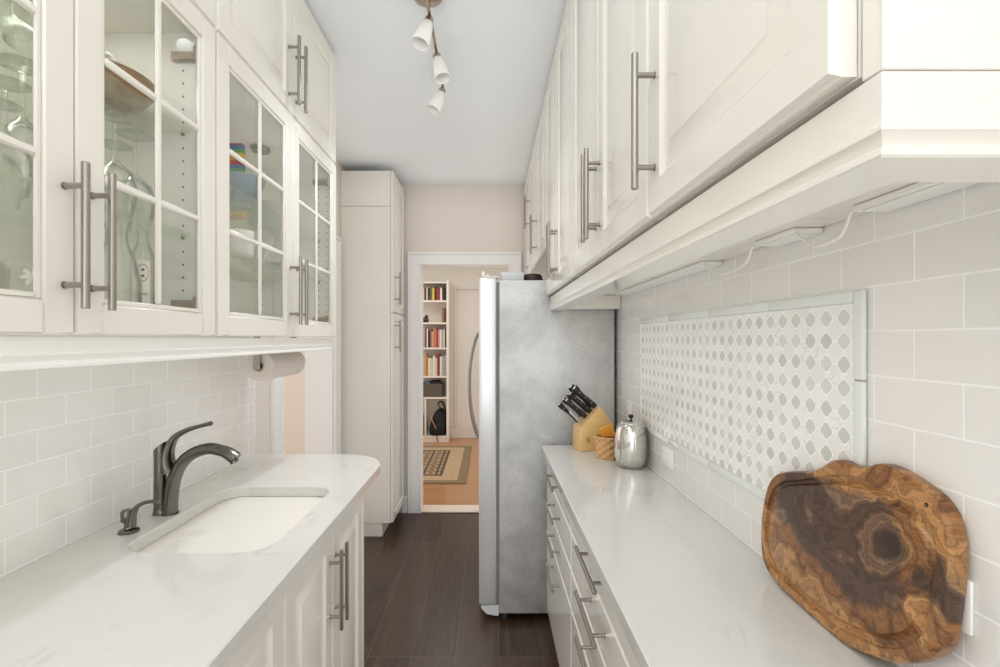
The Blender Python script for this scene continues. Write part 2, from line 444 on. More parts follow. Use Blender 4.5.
def bez(pts, n=8):
    """Catmull-Rom through pts"""
    P = [Vector(p) for p in pts]; out = []
    for i in range(len(P)-1):
        p0, p1, p2, p3 = P[max(i-1, 0)], P[i], P[i+1], P[min(i+2, len(P)-1)]
        for k in range(n):
            t = k/n
            out.append(.5*((2*p1)+(p2-p0)*t+(2*p0-5*p1+4*p2-p3)*t*t+(3*p1-p0-3*p2+p3)*t**3))
    out.append(P[-1]); return out

# ------------------------------------------------------------------ key dimensions
LW, RW = -1.08, .656            # left / right wall surfaces
CEIL = 2.71
YB = 3.93                       # door wall
LF = -.685                      # left wall cabinets, door face
RF = .288                       # right wall cabinets, door face
CT = .91                        # counter top

# ------------------------------------------------------------------ the room
struct('floor', B().box(-1.30, .90, -3.25, 3.93, -.05, 0), 'plank')
struct('floor.001', B().box(-3.2, 1.4, 4.08, 7.2, -.05, 0), 'oak')
struct('floor.002', B().box(-3.2, -1.30, .8, 4.08, -.05, 0), 'oak')
struct('ceiling', B().box(-1.27, .80, -3.25, 3.93, CEIL, CEIL+.1), 'ceil')
struct('ceiling.001', B().box(-3.2, 1.4, 4.08, 7.2, 2.6, 2.7), 'ceil')
struct('ceiling.002', B().box(-3.2, -1.27, .8, 4.08, CEIL, CEIL+.1), 'ceil')
w = B()
w.box(-1.27, LW, -3.25, 2.46, 0, CEIL).box(-1.27, LW, 3.295, YB, 0, CEIL).box(-1.27, LW, 2.46, 3.295, 2.05, CEIL)
struct('wall_left', w, 'paint')
struct('wall_right', B().box(RW+.008, .80, -3.25, YB, 0, CEIL), 'paint')
w = B()
w.box(-1.27, -.576, YB, YB+.15, 0, CEIL).box(.176, .80, YB, YB+.15, 0, CEIL).box(-.576, .176, YB, YB+.15, 2.060, CEIL)
struct('wall_back', w, 'paint')
# wall behind the camera, with its window
w = B()
WX0, WX1, WZ0, WZ1 = -.98, .56, .55, 2.50
w.box(-1.27, WX0, -3.37, -3.25, 0, CEIL).box(WX1, .80, -3.37, -3.25, 0, CEIL)
w.box(WX0, WX1, -3.37, -3.25, 0, WZ0).box(WX0, WX1, -3.37, -3.25, WZ1, CEIL)
struct('wall_front', w, 'paint')
w = B()
for (a, b_) in ((WX0, WX0+.05), (WX1-.05, WX1), (-.235, -.185)):
    w.box(a, b_, -3.34, -3.29, WZ0+.05, WZ1-.05, .004)
w.box(WX0, WX1, -3.34, -3.29, WZ0, WZ0+.05, .004).box(WX0, WX1, -3.34, -3.29, WZ1-.05, WZ1, .004)
w.box(WX0+.05, -.235, -3.34, -3.29, 1.64, 1.68, .004).box(-.185, WX1-.05, -3.34, -3.29, 1.64, 1.68, .004)
struct('window_1', w, 'trim')
# subway tile slabs on both side walls
struct('trim_1', B().box(RW, RW+.008, -1.34, 2.60, .60, 1.70), 'tile_r')
struct('trim_2', B().box(LW, LW+.008, -1.34, 2.172, .80, 1.46), 'tile_l')
struct('trim_3', B().box(LW, LW+.0095, 2.172, 2.18, CT+.001, 1.46, .001), 'trim')
# hall beyond the door and side room
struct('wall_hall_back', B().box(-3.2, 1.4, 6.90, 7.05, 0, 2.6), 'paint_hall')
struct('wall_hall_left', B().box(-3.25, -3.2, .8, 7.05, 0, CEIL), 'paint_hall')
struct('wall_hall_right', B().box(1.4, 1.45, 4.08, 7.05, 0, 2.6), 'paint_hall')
struct('wall_side_room_back', B().box(-3.2, -1.27, 4.0, 4.08, 0, CEIL), 'paint')
struct('wall_side_room_front', B().box(-3.2, -1.27, .75, .8, 0, CEIL), 'paint')

def casing(x0, x1, ztop, yface, w=.105, inner=True):
    """flat moulded door casing on a wall facing -Y (profile with raised outer band and inner bead)"""
    b = B()
    for (a, c, d) in ((0, .012, .022), (.012, .085, .014), (.085, w, .024)):
        # a..c measured outwards from the opening, d = projection
        b.box(x0-c, x0-a, yface-d, yface, 0, ztop+a, .002)
        b.box(x1+a, x1+c, yface-d, yface, 0, ztop+a, .002)
        b.box(x0-c, x1+c, yface-d, yface, ztop+a, ztop+c, .002)
    return b
b = casing(-.562, .162, 2.046, YB)
b.box(-.576, -.564, YB, YB+.15, 0, 2.048).box(.164, .176, YB, YB+.15, 0, 2.048).box(-.576, .176, YB, YB+.15, 2.048, 2.060)
struct('door_1', b, 'trim')
struct('trim_4', B().box(-.563, .163, YB-.005, YB+.155, 0, .012, .004), 'marble_t')
# side opening in the left wall
b = B()
for (a, c, d) in ((0, .012, .022), (.012, .085, .014), (.085, .105, .024)):
    b.box(LW, LW+d, 2.46-c, 2.46-a, 0, 2.05+a, .002)
    b.box(LW, LW+d, 3.295+a, 3.295+c, 0, 2.05+a, .002)
    b.box(LW, LW+d, 2.46-c, 3.295+c, 2.05+a, 2.05+c, .002)
b.box(-1.27, LW, 2.46, 2.472, 0, 2.038).box(-1.27, LW, 3.283, 3.295, 0, 2.038).box(-1.27, LW, 2.46, 3.295, 2.038, 2.05)
struct('door_2', b, 'trim')
# hall baseboard and wall moulding
b = B().box(-.56, 1.4, 6.878, 6.9, 0, .15, .004).box(-.56, 1.4, 6.868, 6.878, 0, .03, .003)
struct('baseboard_hall', b, 'paint_hall')
b = B()
for (x0, x1, z0, z1) in ((-.50, -.47, .15, 2.18), (-.13, -.10, .15, 2.18), (-.47, -.13, 2.15, 2.18)):
    b.box(x0, x1, 6.88, 6.9, z0, z1, .006)
struct('trim_5', b, 'paint_hall')
b = B().box(-.715, -.67, YB-.016, YB, 0, .14, .003)
struct('baseboard_back', b, 'trim')

# ------------------------------------------------------------------ cabinet parts
def map_side(s, X0):
    """(a along Y, z, c outward) -> world"""
    return lambda a, z, c: Vector((X0+s*c, a, z))
def panel_front(s, X0, y0, y1, z0, z1, t=.02, stile=.06, raised=True):
    f = map_side(s, X0); b = B()
    def rect(i, c): return [f(y0+i, z0+i, c), f(y1-i, z0+i, c), f(y1-i, z1-i, c), f(y0+i, z1-i, c)]
    L = [rect(0, -t), rect(0, -.0075), rect(.0025, -.0055), rect(.003, -.0035), rect(.0062, 0)]
    if raised:
        L += [rect(stile-.005, 0), rect(stile+.001, -.0065), rect(stile+.003, -.008), rect(stile+.006, -.008),
              rect(stile+.036, -.0030), rect(stile+.038, -.0012), rect(stile+.041, -.0006)]
    b.rings(L); return b
def slab_front(s, X0, y0, y1, z0, z1, t=.02):
    return panel_front(s, X0, y0, y1, z0, z1, t, raised=False)
def bar_handle_v(s, X0, y, zc, length=.236, off=.035, r=.0062):
    b = B(); x = X0+s*off
    b.tube([(x, y, zc-length/2), (x, y, zc-length/2+.001), (x, y, zc+length/2-.001), (x, y, zc+length/2)], [r*.85, r, r, r*.85], 14)
    for dz in (-.08, .08):
        b.tube([(X0, y, zc+dz), (x, y, zc+dz)], .0048, 10)
        b.tube([(X0, y, zc+dz), (X0+s*.002, y, zc+dz)], .0062, 10)
    return b
def bar_handle_h(s, X0, yc, z, length=.248, off=.035, r=.0062):
    b = B(); x = X0+s*off
    b.tube([(x, yc-length/2, z), (x, yc-length/2+.001, z), (x, yc+length/2-.001, z), (x, yc+length/2, z)], [r*.85, r, r, r*.85], 14)
    for dy in (-.08, .08):
        b.tube([(X0, yc+dy, z), (x, yc+dy, z)], .0048, 10)
        b.tube([(X0, yc+dy, z), (X0+s*.002, yc+dy, z)], .0062, 10)
    return b
def carcass(xa, xb, y0, y1, z0, z1, t=.018, back=None):
    """hollow box: xa = wall side, xb = open front"""
    x0, x1 = min(xa, xb), max(xa, xb); b = B()
    b.box(x0, x1, y0, y0+t, z0, z1, .001).box(x0, x1, y1-t, y1, z0, z1, .001)
    b.box(x0, x1, y0+t, y1-t, z0, z0+t).box(x0, x1, y0+t, y1-t, z1-t, z1)
    if xa < xb: b.box(x0, x0+.008, y0+t, y1-t, z0+t, z1-t)
    else: b.box(x1-.008, x1, y0+t, y1-t, z0+t, z1-t)
    return b

def glass_door(par, y0, y1, z0, z1, X0, s, handle_y, label=None):
    f = map_side(s, X0); t = .02; st = .054; mu = .016
    b = B()
    def bx(ya, yb, za, zb, c0, c1, bev=.002):
        p, q = f(ya, za, c0), f(yb, zb, c1)
        b.box(min(p.x, q.x), max(p.x, q.x), ya, yb, za, zb, bev)
    bx(y0, y0+st, z0, z1, -t, 0, .003); bx(y1-st, y1, z0, z1, -t, 0, .003)
    bx(y0+st, y1-st, z0, z0+st, -t, 0, .003); bx(y0+st, y1-st, z1-st, z1, -t, 0, .003)
    # inner step bead
    k = .010
    bx(y0+st, y0+st+k, z0+st, z1-st, -.010, -.004); bx(y1-st-k, y1-st, z0+st, z1-st, -.010, -.004)
    bx(y0+st+k, y1-st-k, z0+st, z0+st+k, -.010, -.004); bx(y0+st+k, y1-st-k, z1-st-k, z1-st, -.010, -.004)
    ym = (y0+y1)/2; a0, a1, c0, c1 = y0+st+k, y1-st-k, z0+st+k, z1-st-k
    bx(ym-mu/2, ym+mu/2, c0, c1, -.010, -.001, .004)
    for i in (1, 2):
        zz = c0+(c1-c0)*i/3
        bx(a0, ym-mu/2, zz-mu/2, zz+mu/2, -.010, -.001, .004); bx(ym+mu/2, a1, zz-mu/2, zz+mu/2, -.010, -.001, .004)
    d = obj('door', b, 'cab', par)
    g = B(); p, q = f(y0+st+.001, z0, -.0105), f(y0, z0, -.0135)
    g.box(min(p.x, q.x), max(p.x, q.x), y0+st+.001, y1-st-.001, z0+st+.001, z1-st-.001)
    obj('glass_pane', g, 'pane', d)
    obj('handle', bar_handle_v(s, X0, handle_y, 1.602 if z0 < 1.6 else z0+.17), 'nickel', d)
    return d

# ------------------------------------------------------------------ left wall cabinets
XB = LF-.021           # carcass front
S1C = 1.875            # upper glass shelf of the farther cabinet
def glass_cabinet(label, y0, y1, ym, ztop):
    t = thing('glass_wall_cabinet', label, 'cabinet', (LW+.01, y0, 1.443))
    x0 = LW+.002
    b = B().box(x0, XB, y0+.018, y1-.018, 1.445, 1.463, .001).box(x0, XB, y0+.018, y1-.018, 2.192, 2.210, .001)
    b.box(x0, x0+.008, y0+.018, y1-.018, 1.463, 2.192)
    obj('body', b, 'cab_in', t)
    for (a, c) in ((y0, y0+.018), (y1-.018, y1)):
        s_ = obj('side_panel', B().box(x0, XB, a, c, 1.445, 2.210, .001), 'cab' if c < .5 else 'holes', t)
    for z in (ztop, 1.695):
        sh = obj('shelf', B().box(x0+.012, XB-.03, y0+.020, y1-.020, z-.006, z), 'shelf_glass', t)
        for yy, dy in ((y0+.0185, .006), (y1-.0185, -.006)):
            for xx in (x0+.05, XB-.05):
                pp = B().box(xx-.004, xx+.004, min(yy, yy+dy), max(yy, yy+dy), z-.012, z-.0065, .001)
                obj('shelf_peg', pp, 'nickel', t)
    for yh, sg in ((y1-.018, -1), (y0+.018, 1)):
        for z in (1.52, 2.13):
            hb = B(); ya, yb = (yh-.012, yh-.0005) if sg < 0 else (yh+.0005, yh+.012)
            hb.box(XB-.075, XB-.012, ya, yb, z-.011, z+.011, .002)
            hb.box(XB-.014, XB-.001, ya-(.012 if sg < 0 else 0), yb+(.012 if sg > 0 else 0), z-.018, z+.018, .003)
            obj('hinge', hb, 'bronze', t)
    glass_door(t, y0+.0015, ym-.0015, 1.443, 2.212, LF, 1, ym-.022)
    glass_door(t, ym+.0015, y1-.0015, 1.443, 2.212, LF, 1, ym+.032)
    return t
# side panels keep world-space hole pattern: their parent sits at x=LW+.01, so shift in material
_gc1 = glass_cabinet('white glass-front wall cabinet above the sink, the nearer one holding stemware', .385, 1.196, .789, 1.949)
_gc2 = glass_cabinet('white glass-front wall cabinet above the sink, the farther one holding bowls and plates', 1.200, 2.137, 1.664, S1C)
pk = B().lathe([(.001, 2.176), (.033, 2.176), (.036, 2.180), (.036, 2.1915), (.001, 2.1915)], (-.905, 1.885, 0), 24)
obj('puck_light', pk, 'nickel', _gc2)

def solid_cabinet(label, y0, y1, ym, z0, z1, s, xw, xface, name='wall_cabinet', hz=None, hy=(None, None)):
    t = thing(name, label, 'cabinet', (xw, y0, z0))
    xf = xface-s*.021
    obj('body', carcass(xw+s*.002, xf, y0, y1, z0, z1), 'cab', t)
    edges = [y0, y1] if ym is None else [y0, ym, y1]
    for i, (a, c) in enumerate(zip(edges, edges[1:])):
        d = obj('door', panel_front(s, xface, a+.0015, c-.0015, z0+.001, z1-.002), 'cab', t)
        if hy[i] is not None:
            z = hz[i] if isinstance(hz, (list, tuple)) else hz
            obj('handle', bar_handle_v(s, xface, hy[i], z), 'nickel', d)
    return t
solid_cabinet('white solid-door cabinet under the ceiling above the stemware cabinet', .385, 1.196, .789, 2.2145, 2.70, 1, LW, LF, hz=2.355, hy=(.762, .816))
solid_cabinet('white solid-door cabinet under the ceiling above the cabinet of bowls', 1.200, 2.137, 1.664, 2.2145, 2.70, 1, LW, LF, hz=2.355, hy=(1.630, 1.690))

def rail_profile(s, xf, zt, zb):
    """light-rail section: flat fascia and a small cove with bead at the bottom; (c, z) c outward from xf"""
    h = zt-zb
    return [(-.058, zt), (0, zt), (0, zb+.028), (.0025, zb+.026), (.0025, zb+.022), (-.001, zb+.019), (-.004, zb+.012), (-.002, zb+.008), (.003, zb+.006), (.003, zb+.002), (.001, zb), (-.058, zb)]
def rail(s, xf, y0, y1, zt, zb):
    b = B(); pr = rail_profile(s, xf, zt, zb)
    b.prism(pr, lambda c, z: Vector((xf+s*c, y0, z)), lambda c, z: Vector((xf+s*c, y1, z))); return b
o = obj('light_rail', rail(1, LF-.015, .385, 2.137, 1.4385, 1.388), 'rail_white')
tag(o, 'long white valance strip under the glass cabinets above the sink', 'trim')

# ------------------------------------------------------------------ left base, counter, sink
def base_cabinet(label, y0, y1, ym, hy, end=False):
    t = thing('base_cabinet', label, 'cabinet', (LW, y0, 0))
    xf = -.493
    obj('body', carcass(LW+.01, xf, y0, y1, .10, .8735, .018), 'cab', t)
    obj('toe_kick', B().box(-.57, -.552, y0, y1, 0, .0995), 'cab', t)
    edges = [y0, y1] if ym is None else [y0, ym, y1]
    for i, (a, c) in enumerate(zip(edges, edges[1:])):
        d = obj('door', panel_front(1, -.472, a+.0015, c-.0015, .102, .866), 'cab', t)
        if hy[i] is not None: obj('handle', bar_handle_v(1, -.472, hy[i], .692), 'nickel', d)
    return t
sink_base = base_cabinet('white two-door base cabinet under the sink with paired bar handles', 1.098, 1.776, 1.436, (1.409, 1.463))
base_cabinet('white base cabinet left of the sink, nearest the camera', .30, 1.095, .70, (.67, .73))
o = obj('end_panel', B().box(LW+.01, -.472, 1.778, 1.80, 0, .8735, .002), 'cab')
tag(o, 'white end panel closing the sink run of base cabinets', 'panel')

def rrect(x0, x1, y0, y1, r, n=6, radii=None):
    rr = radii or [r]*4; out = []
    for (cx, cy, a0, q) in ((x1, y1, 0, rr[0]), (x0, y1, 90, rr[1]), (x0, y0, 180, rr[2]), (x1, y0, 270, rr[3])):
        sx = -1 if cx == x1 else 1; sy = -1 if cy == y1 else 1
        for k in range(n+1):
            a = math.radians(a0+90*k/n)
            out.append((cx+sx*q+q*math.cos(a), cy+sy*q+q*math.sin(a)))
    return out
def slab_with_hole(outer, hole, zt, zb, ch=.003):
    """outer/hole: functions inset->list of 2D points"""
    bm = bmesh.new()
    def mk(pts, z): return [bm.verts.new((p[0], p[1], z)) for p in pts]
    def wall(a, b):
        n = len(a)
        for i in range(n): bm.faces.new((a[i], a[(i+1) % n], b[(i+1) % n], b[i]))
    def loopedges(v): return [bm.edges.get((v[i], v[(i+1) % len(v)])) or bm.edges.new((v[i], v[(i+1) % len(v)])) for i in range(len(v))]
    ot, om, ob = mk(outer(ch), zt), mk(outer(0), zt-ch), mk(outer(0), zb)
    wall(ot, om); wall(om, ob)
    te, be = loopedges(ot), loopedges(ob)
    if hole:
        ht, hm, hb = mk(hole(-ch), zt), mk(hole(0), zt-ch), mk(hole(0), zb)
        wall(ht, hm); wall(hm, hb); te += loopedges(ht); be += loopedges(hb)
    bmesh.ops.triangle_fill(bm, edges=te, use_beauty=True)
    bmesh.ops.triangle_fill(bm, edges=be, use_beauty=True)
    b = B(); b.bm.free(); b.bm = bm; return b
SX0, SX1, SY0, SY1 = -.925, -.550, 1.172, 1.697
hole = lambda i: rrect(SX0+i, SX1-i, SY0+i, SY1-i, .075-i, 8)
outer = lambda i: rrect(LW+.0082+i, -.4526-i, -1.33+i, 2.172-i, .2, 10, [.21-i, .004, .004, .004])
o = obj('countertop', slab_with_hole(outer, hole, CT, .875), 'quartz', smooth=30)
tag(o, 'pale veined quartz countertop with the sink cut into it', 'countertop')
# basin
t = thing('undermount_sink', 'white porcelain sink set below the left quartz counter', 'sink', ((SX0+SX1)/2, (SY0+SY1)/2, .68))
b = B(); L = []
def rr3(i, z, r=.075): return [Vector((p[0], p[1], z)) for p in rrect(SX0+i, SX1-i, SY0+i, SY1-i, max(.02, r-i*.5), 8)]
for i, z in ((-.02, .8745), (-.004, .8745), (0, .870), (.004, .84), (.012, .74), (.020, .715), (.034, .702), (.055, .697), (.13, .694)):
    L.append(rr3(i, z))
b.rings(L, False, True)
L = [rr3(-.02, .8745), rr3(-.02, .866), rr3(-.008, .86), rr3(0, .70), rr3(.05, .684), rr3(.13, .682)]
b.rings(L, False, True)
obj('basin', b, 'porcelain', t, smooth=50)
b = B().lathe([(.001, .6945), (.02, .6945), (.023, .6965), (.042, .6985), (.044, .6950)], ((SX0+SX1)/2, (SY0+SY1)/2, 0), 24)
obj('drain', b, 'chrome', t)

# faucet
FY = 1.431; FXB = -.968
t = thing('faucet', 'dark stainless pull-out faucet with arched spout behind the sink', 'faucet', (FXB, FY, CT))
col = [(.0, .0)]
b = B(); c = (-.988, FY)
b.lathe([(.001, .9105), (.0205, .9105), (.021, .914), (.0185, .918), (.0178, .93), (.0172, 1.0), (.0172, 1.082), (.001, 1.082)], (c[0], c[1], 0), 24)
obj('body', b, 'faucet', t)
# slanted cap + lever
b = B()
lp = []
for (z, sl, r) in ((1.0822, 0, .0176), (1.086, .05, .0178), (1.099, .30, .0178), (1.108, .85, .0172)):
    lp.append([Vector((c[0]+r*math.cos(a)+.0, FY+r*math.sin(a), z+sl*r*math.cos(a)+sl*.006)) for a in [2*math.pi*k/24 for k in range(24)]])
b.rings(lp)
lev = bez([(-.955, FY, 1.036), (-.964, FY, 1.068), (-.961, FY, 1.105), (-.944, FY, 1.139), (-.908, FY, 1.161), (-.870, FY, 1.173), (-.837, FY, 1.181)], 6)
n = len(lev); rs = []
for i in range(n):
    u = i/(n-1); rs.append(.0200*(1-u)**1.4+.0085 if u < .85 else .0098+.002*(u-.85)/.15)
b.tube(lev, rs, 14, flat=(1.1, .60))
obj('lever', b, 'faucet', t, smooth=50)
sp = bez([(-.958, FY, .9105), (-.956, FY, .95), (-.950, FY, 1.0), (-.934, FY, 1.045), (-.908, FY, 1.078), (-.875, FY, 1.098), (-.838, FY, 1.106), (-.810, FY, 1.101)], 6)
n = len(sp); rs = [.0220*(1-.14*(i/(n-1))) for i in range(n)]
b = B().tube(sp, rs, 18, flat=(1, .88)); b.tube([(-.958, FY, .9104), (-.958, FY, .914)], .0235, 20)
obj('spout', b, 'faucet', t, smooth=50)
hd = bez([(-.8095, FY, 1.101), (-.795, FY, 1.097), (-.779, FY, 1.089), (-.760, FY, 1.075)], 5)
n = len(hd); b = B().tube(hd, [.0184+.0036*(i/(n-1))-.004*max(0, i/(n-1)-.8) for i in range(n)], 18, flat=(1.1, .85))
b.tube([(-.770, FY, 1.074), (-.764, FY, 1.063)], .012, 14)
obj('spray_head', b, 'faucet', t, smooth=50)
# soap dispenser
t = thing('soap_dispenser', 'small dark stainless soap pump beside the faucet', 'soap dispenser', (-.980, 1.295, CT))
b = B().lathe([(.001, .9105), (.024, .9105), (.0245, .914), (.021, .918), (.012, .921), (.0105, .930), (.011, .938), (.001, .938)], (-.980, 1.295, 0), 24)
obj('base', b, 'faucet', t)
b = B().lathe([(.001, .9385), (.013, .9385), (.0145, .944), (.0145, .966), (.012, .970), (.001, .970)], (-.985, 1.295, 0), 20)
obj('pump', b, 'faucet', t)
b = B().tube(bez([(-.972, 1.295, .925), (-.969, 1.295, .955), (-.960, 1.295, .975), (-.942, 1.295, .988), (-.918, 1.295, .993), (-.898, 1.295, .992)], 6), [.0125-.0068*min(1, i/18) for i in range(31)], 12, flat=(1, .85))
obj('spout', b, 'faucet', t, smooth=50)

# paper towels under the left cabinets
t = thing('paper_towel_holder', 'under-cabinet bracket carrying the paper towels', 'holder', (-.865, 1.78, 1.393))
b = B()
for yy in (1.772, 2.106):
    b.box(-.877, -.853, yy, yy+.008, 1.32, 1.4440, .002)
b.tube([(-.865, 1.778, 1.333), (-.865, 2.108, 1.333)], .008, 12)
obj('bracket', b, 'nickel', t)
t = thing('paper_towel_roll', 'paper towel roll hanging under the left wall cabinets', 'paper towels', (-.865, 1.785, 1.333))
mt = Matrix.Rotation(-math.pi/2, 4, 'X')
b = B(); lp = []
for (r, y) in ((.0205, 1.788), (.053, 1.788), (.0555, 1.791), (.0555, 2.097), (.053, 2.0985), (.0205, 2.0985), (.0205, 1.788)):
    lp.append([Vector((-.865+r*(1+.012*math.sin(3*a)+.008*math.sin(7*a))*math.cos(a), y, 1.333+r*math.sin(a))) for a in [2*math.pi*k/40 for k in range(40)]])
b.rings(lp, False, False); obj('sheet_roll', b, 'paper', t)
lp = []
for (r, y) in ((.0165, 1.784), (.020, 1.784), (.020, 2.1), (.0165, 2.1), (.0165, 1.784)):
    lp.append([Vector((-.865+r*math.cos(a), y, 1.333+r*math.sin(a))) for a in [2*math.pi*k/28 for k in range(28)]])
obj('core', B().rings(lp, False, False), 'card', t)

# ------------------------------------------------------------------ tall pantry cabinet
t = thing('tall_pantry_cabinet', 'tall white pantry cabinet beside the hall doorway', 'cabinet', (LW, 3.45, 0))
PX = -.715
obj('body', B().box(LW+.002, PX, 3.45, 3.90, .10, 2.397, .0015).box(LW+.002, PX, 3.45, 3.90, 2.3995, 2.655, .0015), 'cab', t)
obj('toe_kick', B().box(LW+.002, -.775, 3.46, 3.90, 0, .0995), 'cab', t)
for (z0, z1, hz) in ((.105, 1.626, 1.455), (1.629, 2.652, 1.81)):
    d = obj('door', panel_front(1, -.693, 3.451, 3.899, z0, z1), 'cab', t)
    obj('handle', bar_handle_v(1, -.693, 3.52, hz), 'nickel', d)

# ------------------------------------------------------------------ right wall cabinets
units = [('cream single-door wall cabinet at the near end of the right row', .397, .862, None, (.826, None), 1.8125),
         ('cream two-door wall cabinet in the middle of the right row', .864, 1.658, 1.26, (1.238, 1.281), 1.8125),
         ('cream two-door wall cabinet at the refrigerator end of the right row', 1.660, 2.420, 2.04, (2.012, 2.066), 1.8125)]
for (lab, y0, y1, ym, hy, hz) in units:
    solid_cabinet(lab, y0, y1, ym, 1.6535, 2.70, -1, RW, RF, hz=hz, hy=hy)
o = obj('end_panel', B().box(.310, RW-.001, .376, .396, 1.6480, 2.70, .001), 'cab')
tag(o, 'large cream side panel closing the near end of the right wall cabinets', 'panel')
solid_cabinet('cream cabinet set back above the refrigerator with a low bar handle', 2.424, 3.10, 2.83, 1.90, 2.70, -1, RW, RF, hz=2.07, hy=(None, 2.885))
solid_cabinet('cream cabinet in the far right corner under the ceiling, beside the doorway', 3.103, 3.90, 3.40, 1.90, 2.70, -1, RW, RF, hz=2.33, hy=(3.365, None))
# light rail, mitred near end and returned at the far end
b = B(); pr = rail_profile(-1, .3105, 1.6468, 1.578)
zt, zb = 1.6468, 1.578
def mitre(c, z): return Vector((.3105-c, .3765-c, z))
b.prism(pr, mitre, lambda c, z: Vector((.3105-c, 2.42, z)))
b.prism(pr, mitre, lambda c, z: Vector((RW-.002, .3765-c, z)))
b.box(.370, RW-.002, 2.36, 2.418, 1.584, 1.6530, .002)
o = obj('light_rail', b, 'cab'); tag(o, 'cream moulded rail running under the right wall cabinets', 'trim')
# under-cabinet light bars and their cords
UL = []
for (ya, yb, lab) in ((.445, .78, 'slim white light bar under the near right wall cabinet'), (.93, 1.07, 'short white light bar between the two hanging cords'), (1.33, 2.25, 'long white light bar under the far right wall cabinets')):
    t = thing('under_cabinet_light', lab, 'light', (.59, ya, 1.62))
    obj('housing', B().box(.595, .654, ya, yb, 1.643, 1.6532, .002), 'plastic_w', t)
    UL.append(t)
    obj('diffuser', B().box(.602, .648, ya+.01, yb-.01, 1.6412, 1.6428, .0006), 'rail_white', t)
for pts, k in (([(.60, 1.335, 1.644), (.605, 1.25, 1.606), (.60, 1.17, 1.603), (.595, 1.10, 1.612), (.59, 1.066, 1.644)], 2),
               ([(.60, .935, 1.644), (.605, .89, 1.610), (.60, .85, 1.604), (.60, .81, 1.612), (.595, .782, 1.644)], 1)):
    obj('cord', B().tube(bez(pts, 6), .0026, 8), 'wire', UL[k])

# ------------------------------------------------------------------ right base run
def drawer_unit(label, y0, y1):
    t = thing('drawer_base_cabinet', label, 'cabinet', (RW, y0, 0))
    obj('body', carcass(RW-.002, .306, y0, y1, .10, .8735), 'cab', t)
    obj('toe_kick', B().box(.352, .37, y0, y1, 0, .0995), 'cab', t)
    for (z0, z1, hz) in ((.768, .868, .836), (.636, .765, .708), (.502, .633, .575), (.104, .499, .438)):
        d = obj('drawer', slab_front(-1, .285, y0+.0015, y1-.0015, z0, z1), 'cab', t)
        obj('handle', bar_handle_h(-1, .285, (y0+y1)/2, hz), 'nickel', d)
drawer_unit('cream four-drawer base cabinet next to the refrigerator', 1.654, 2.40-.05)
drawer_unit('cream four-drawer base cabinet below the middle of the right counter', .842, 1.652)
drawer_unit('cream drawer base cabinet nearest the camera under the right counter', .03, .840)
o = obj('countertop', slab_with_hole(lambda i: rrect(.2576+i, RW-.0005-i, -1.33+i, 2.357-i, .004, 3), None, CT, .875), 'quartz', smooth=30)
tag(o, 'pale veined quartz countertop with the cutting board on it', 'countertop')

# ------------------------------------------------------------------ refrigerator
t = thing('refrigerator', 'tall stainless refrigerator between the right counter and the doorway', 'refrigerator', (.35, 2.42, 0))
obj('body', B().box(.052, .640, 2.425, 3.325, .035, 1.735, .006, 2), 'fridge_side', t)
obj('gasket', B().box(.038, .052, 2.436, 3.314, .085, 1.725), simple('grey_gasket', (.20, .20, .21), .6), t)
for (a, c, hy) in ((2.427, 2.872, 2.832), (2.878, 3.323, 2.918)):
    d = obj('door', B().box(-.052, .0378, a, c, .078, 1.748, .009, 3), 'fridge_door', t)
    pts = bez([(-.046, hy, 1.475), (-.066, hy, 1.462), (-.090, hy, 1.40), (-.112, hy, 1.28), (-.118, hy, 1.16), (-.112, hy, 1.04), (-.090, hy, .92), (-.066, hy, .858), (-.046, hy, .845)], 6)
    obj('handle', B().tube(pts, .0105, 12, flat=(1.2, .8)), 'nickel', d)
b = B().prism([(-.040, .074), (.05, .074), (.05, .022), (.030, .022), (-.012, .03), (-.04, .06)], lambda x, z: Vector((x, 2.432, z)), lambda x, z: Vector((x, 3.318, z)))
obj('kick_grille', b, 'grey_l', t)
for yy in (2.45, 3.26):
    for xx in (.08, .58):
        b = B().lathe([(.001, 0), (.02, 0), (.02, .012), (.012, .036), (.001, .036)], (xx, yy, 0), 14)
        obj('foot', b, 'plastic_b', t)
b = B().box(-.036, -.022, 2.437, 2.449, 1.7482, 1.782, .003).box(-.015, .000, 2.47, 2.485, 1.7482, 1.772, .003)
b.box(-.036, .05, 2.44, 2.50, 1.7485, 1.756, .002)
obj('hinge_cover', b, 'plastic_w', t)
t = thing('flat_box', 'flat pale grey box lying on top of the refrigerator', 'box', (.13, 2.52, 1.735))
obj('case', B().box(.062, .182, 2.475, 2.66, 1.7365, 1.784, .005, 2), 'grey_l', t)
obj('lid_seam', B().box(.0612, .1828, 2.4742, 2.6608, 1.768, 1.770), 'plastic_w', t)
b = B().lathe([(.001, 1.7365), (.055, 1.7365), (.056, 1.750), (.050, 1.772), (.046, 1.778), (.001, 1.781)], (.232, 2.545, 0), 28)
o = obj('dark_dish', b, 'fig'); tag(o, 'small dark lidded dish standing on top of the refrigerator', 'dish')

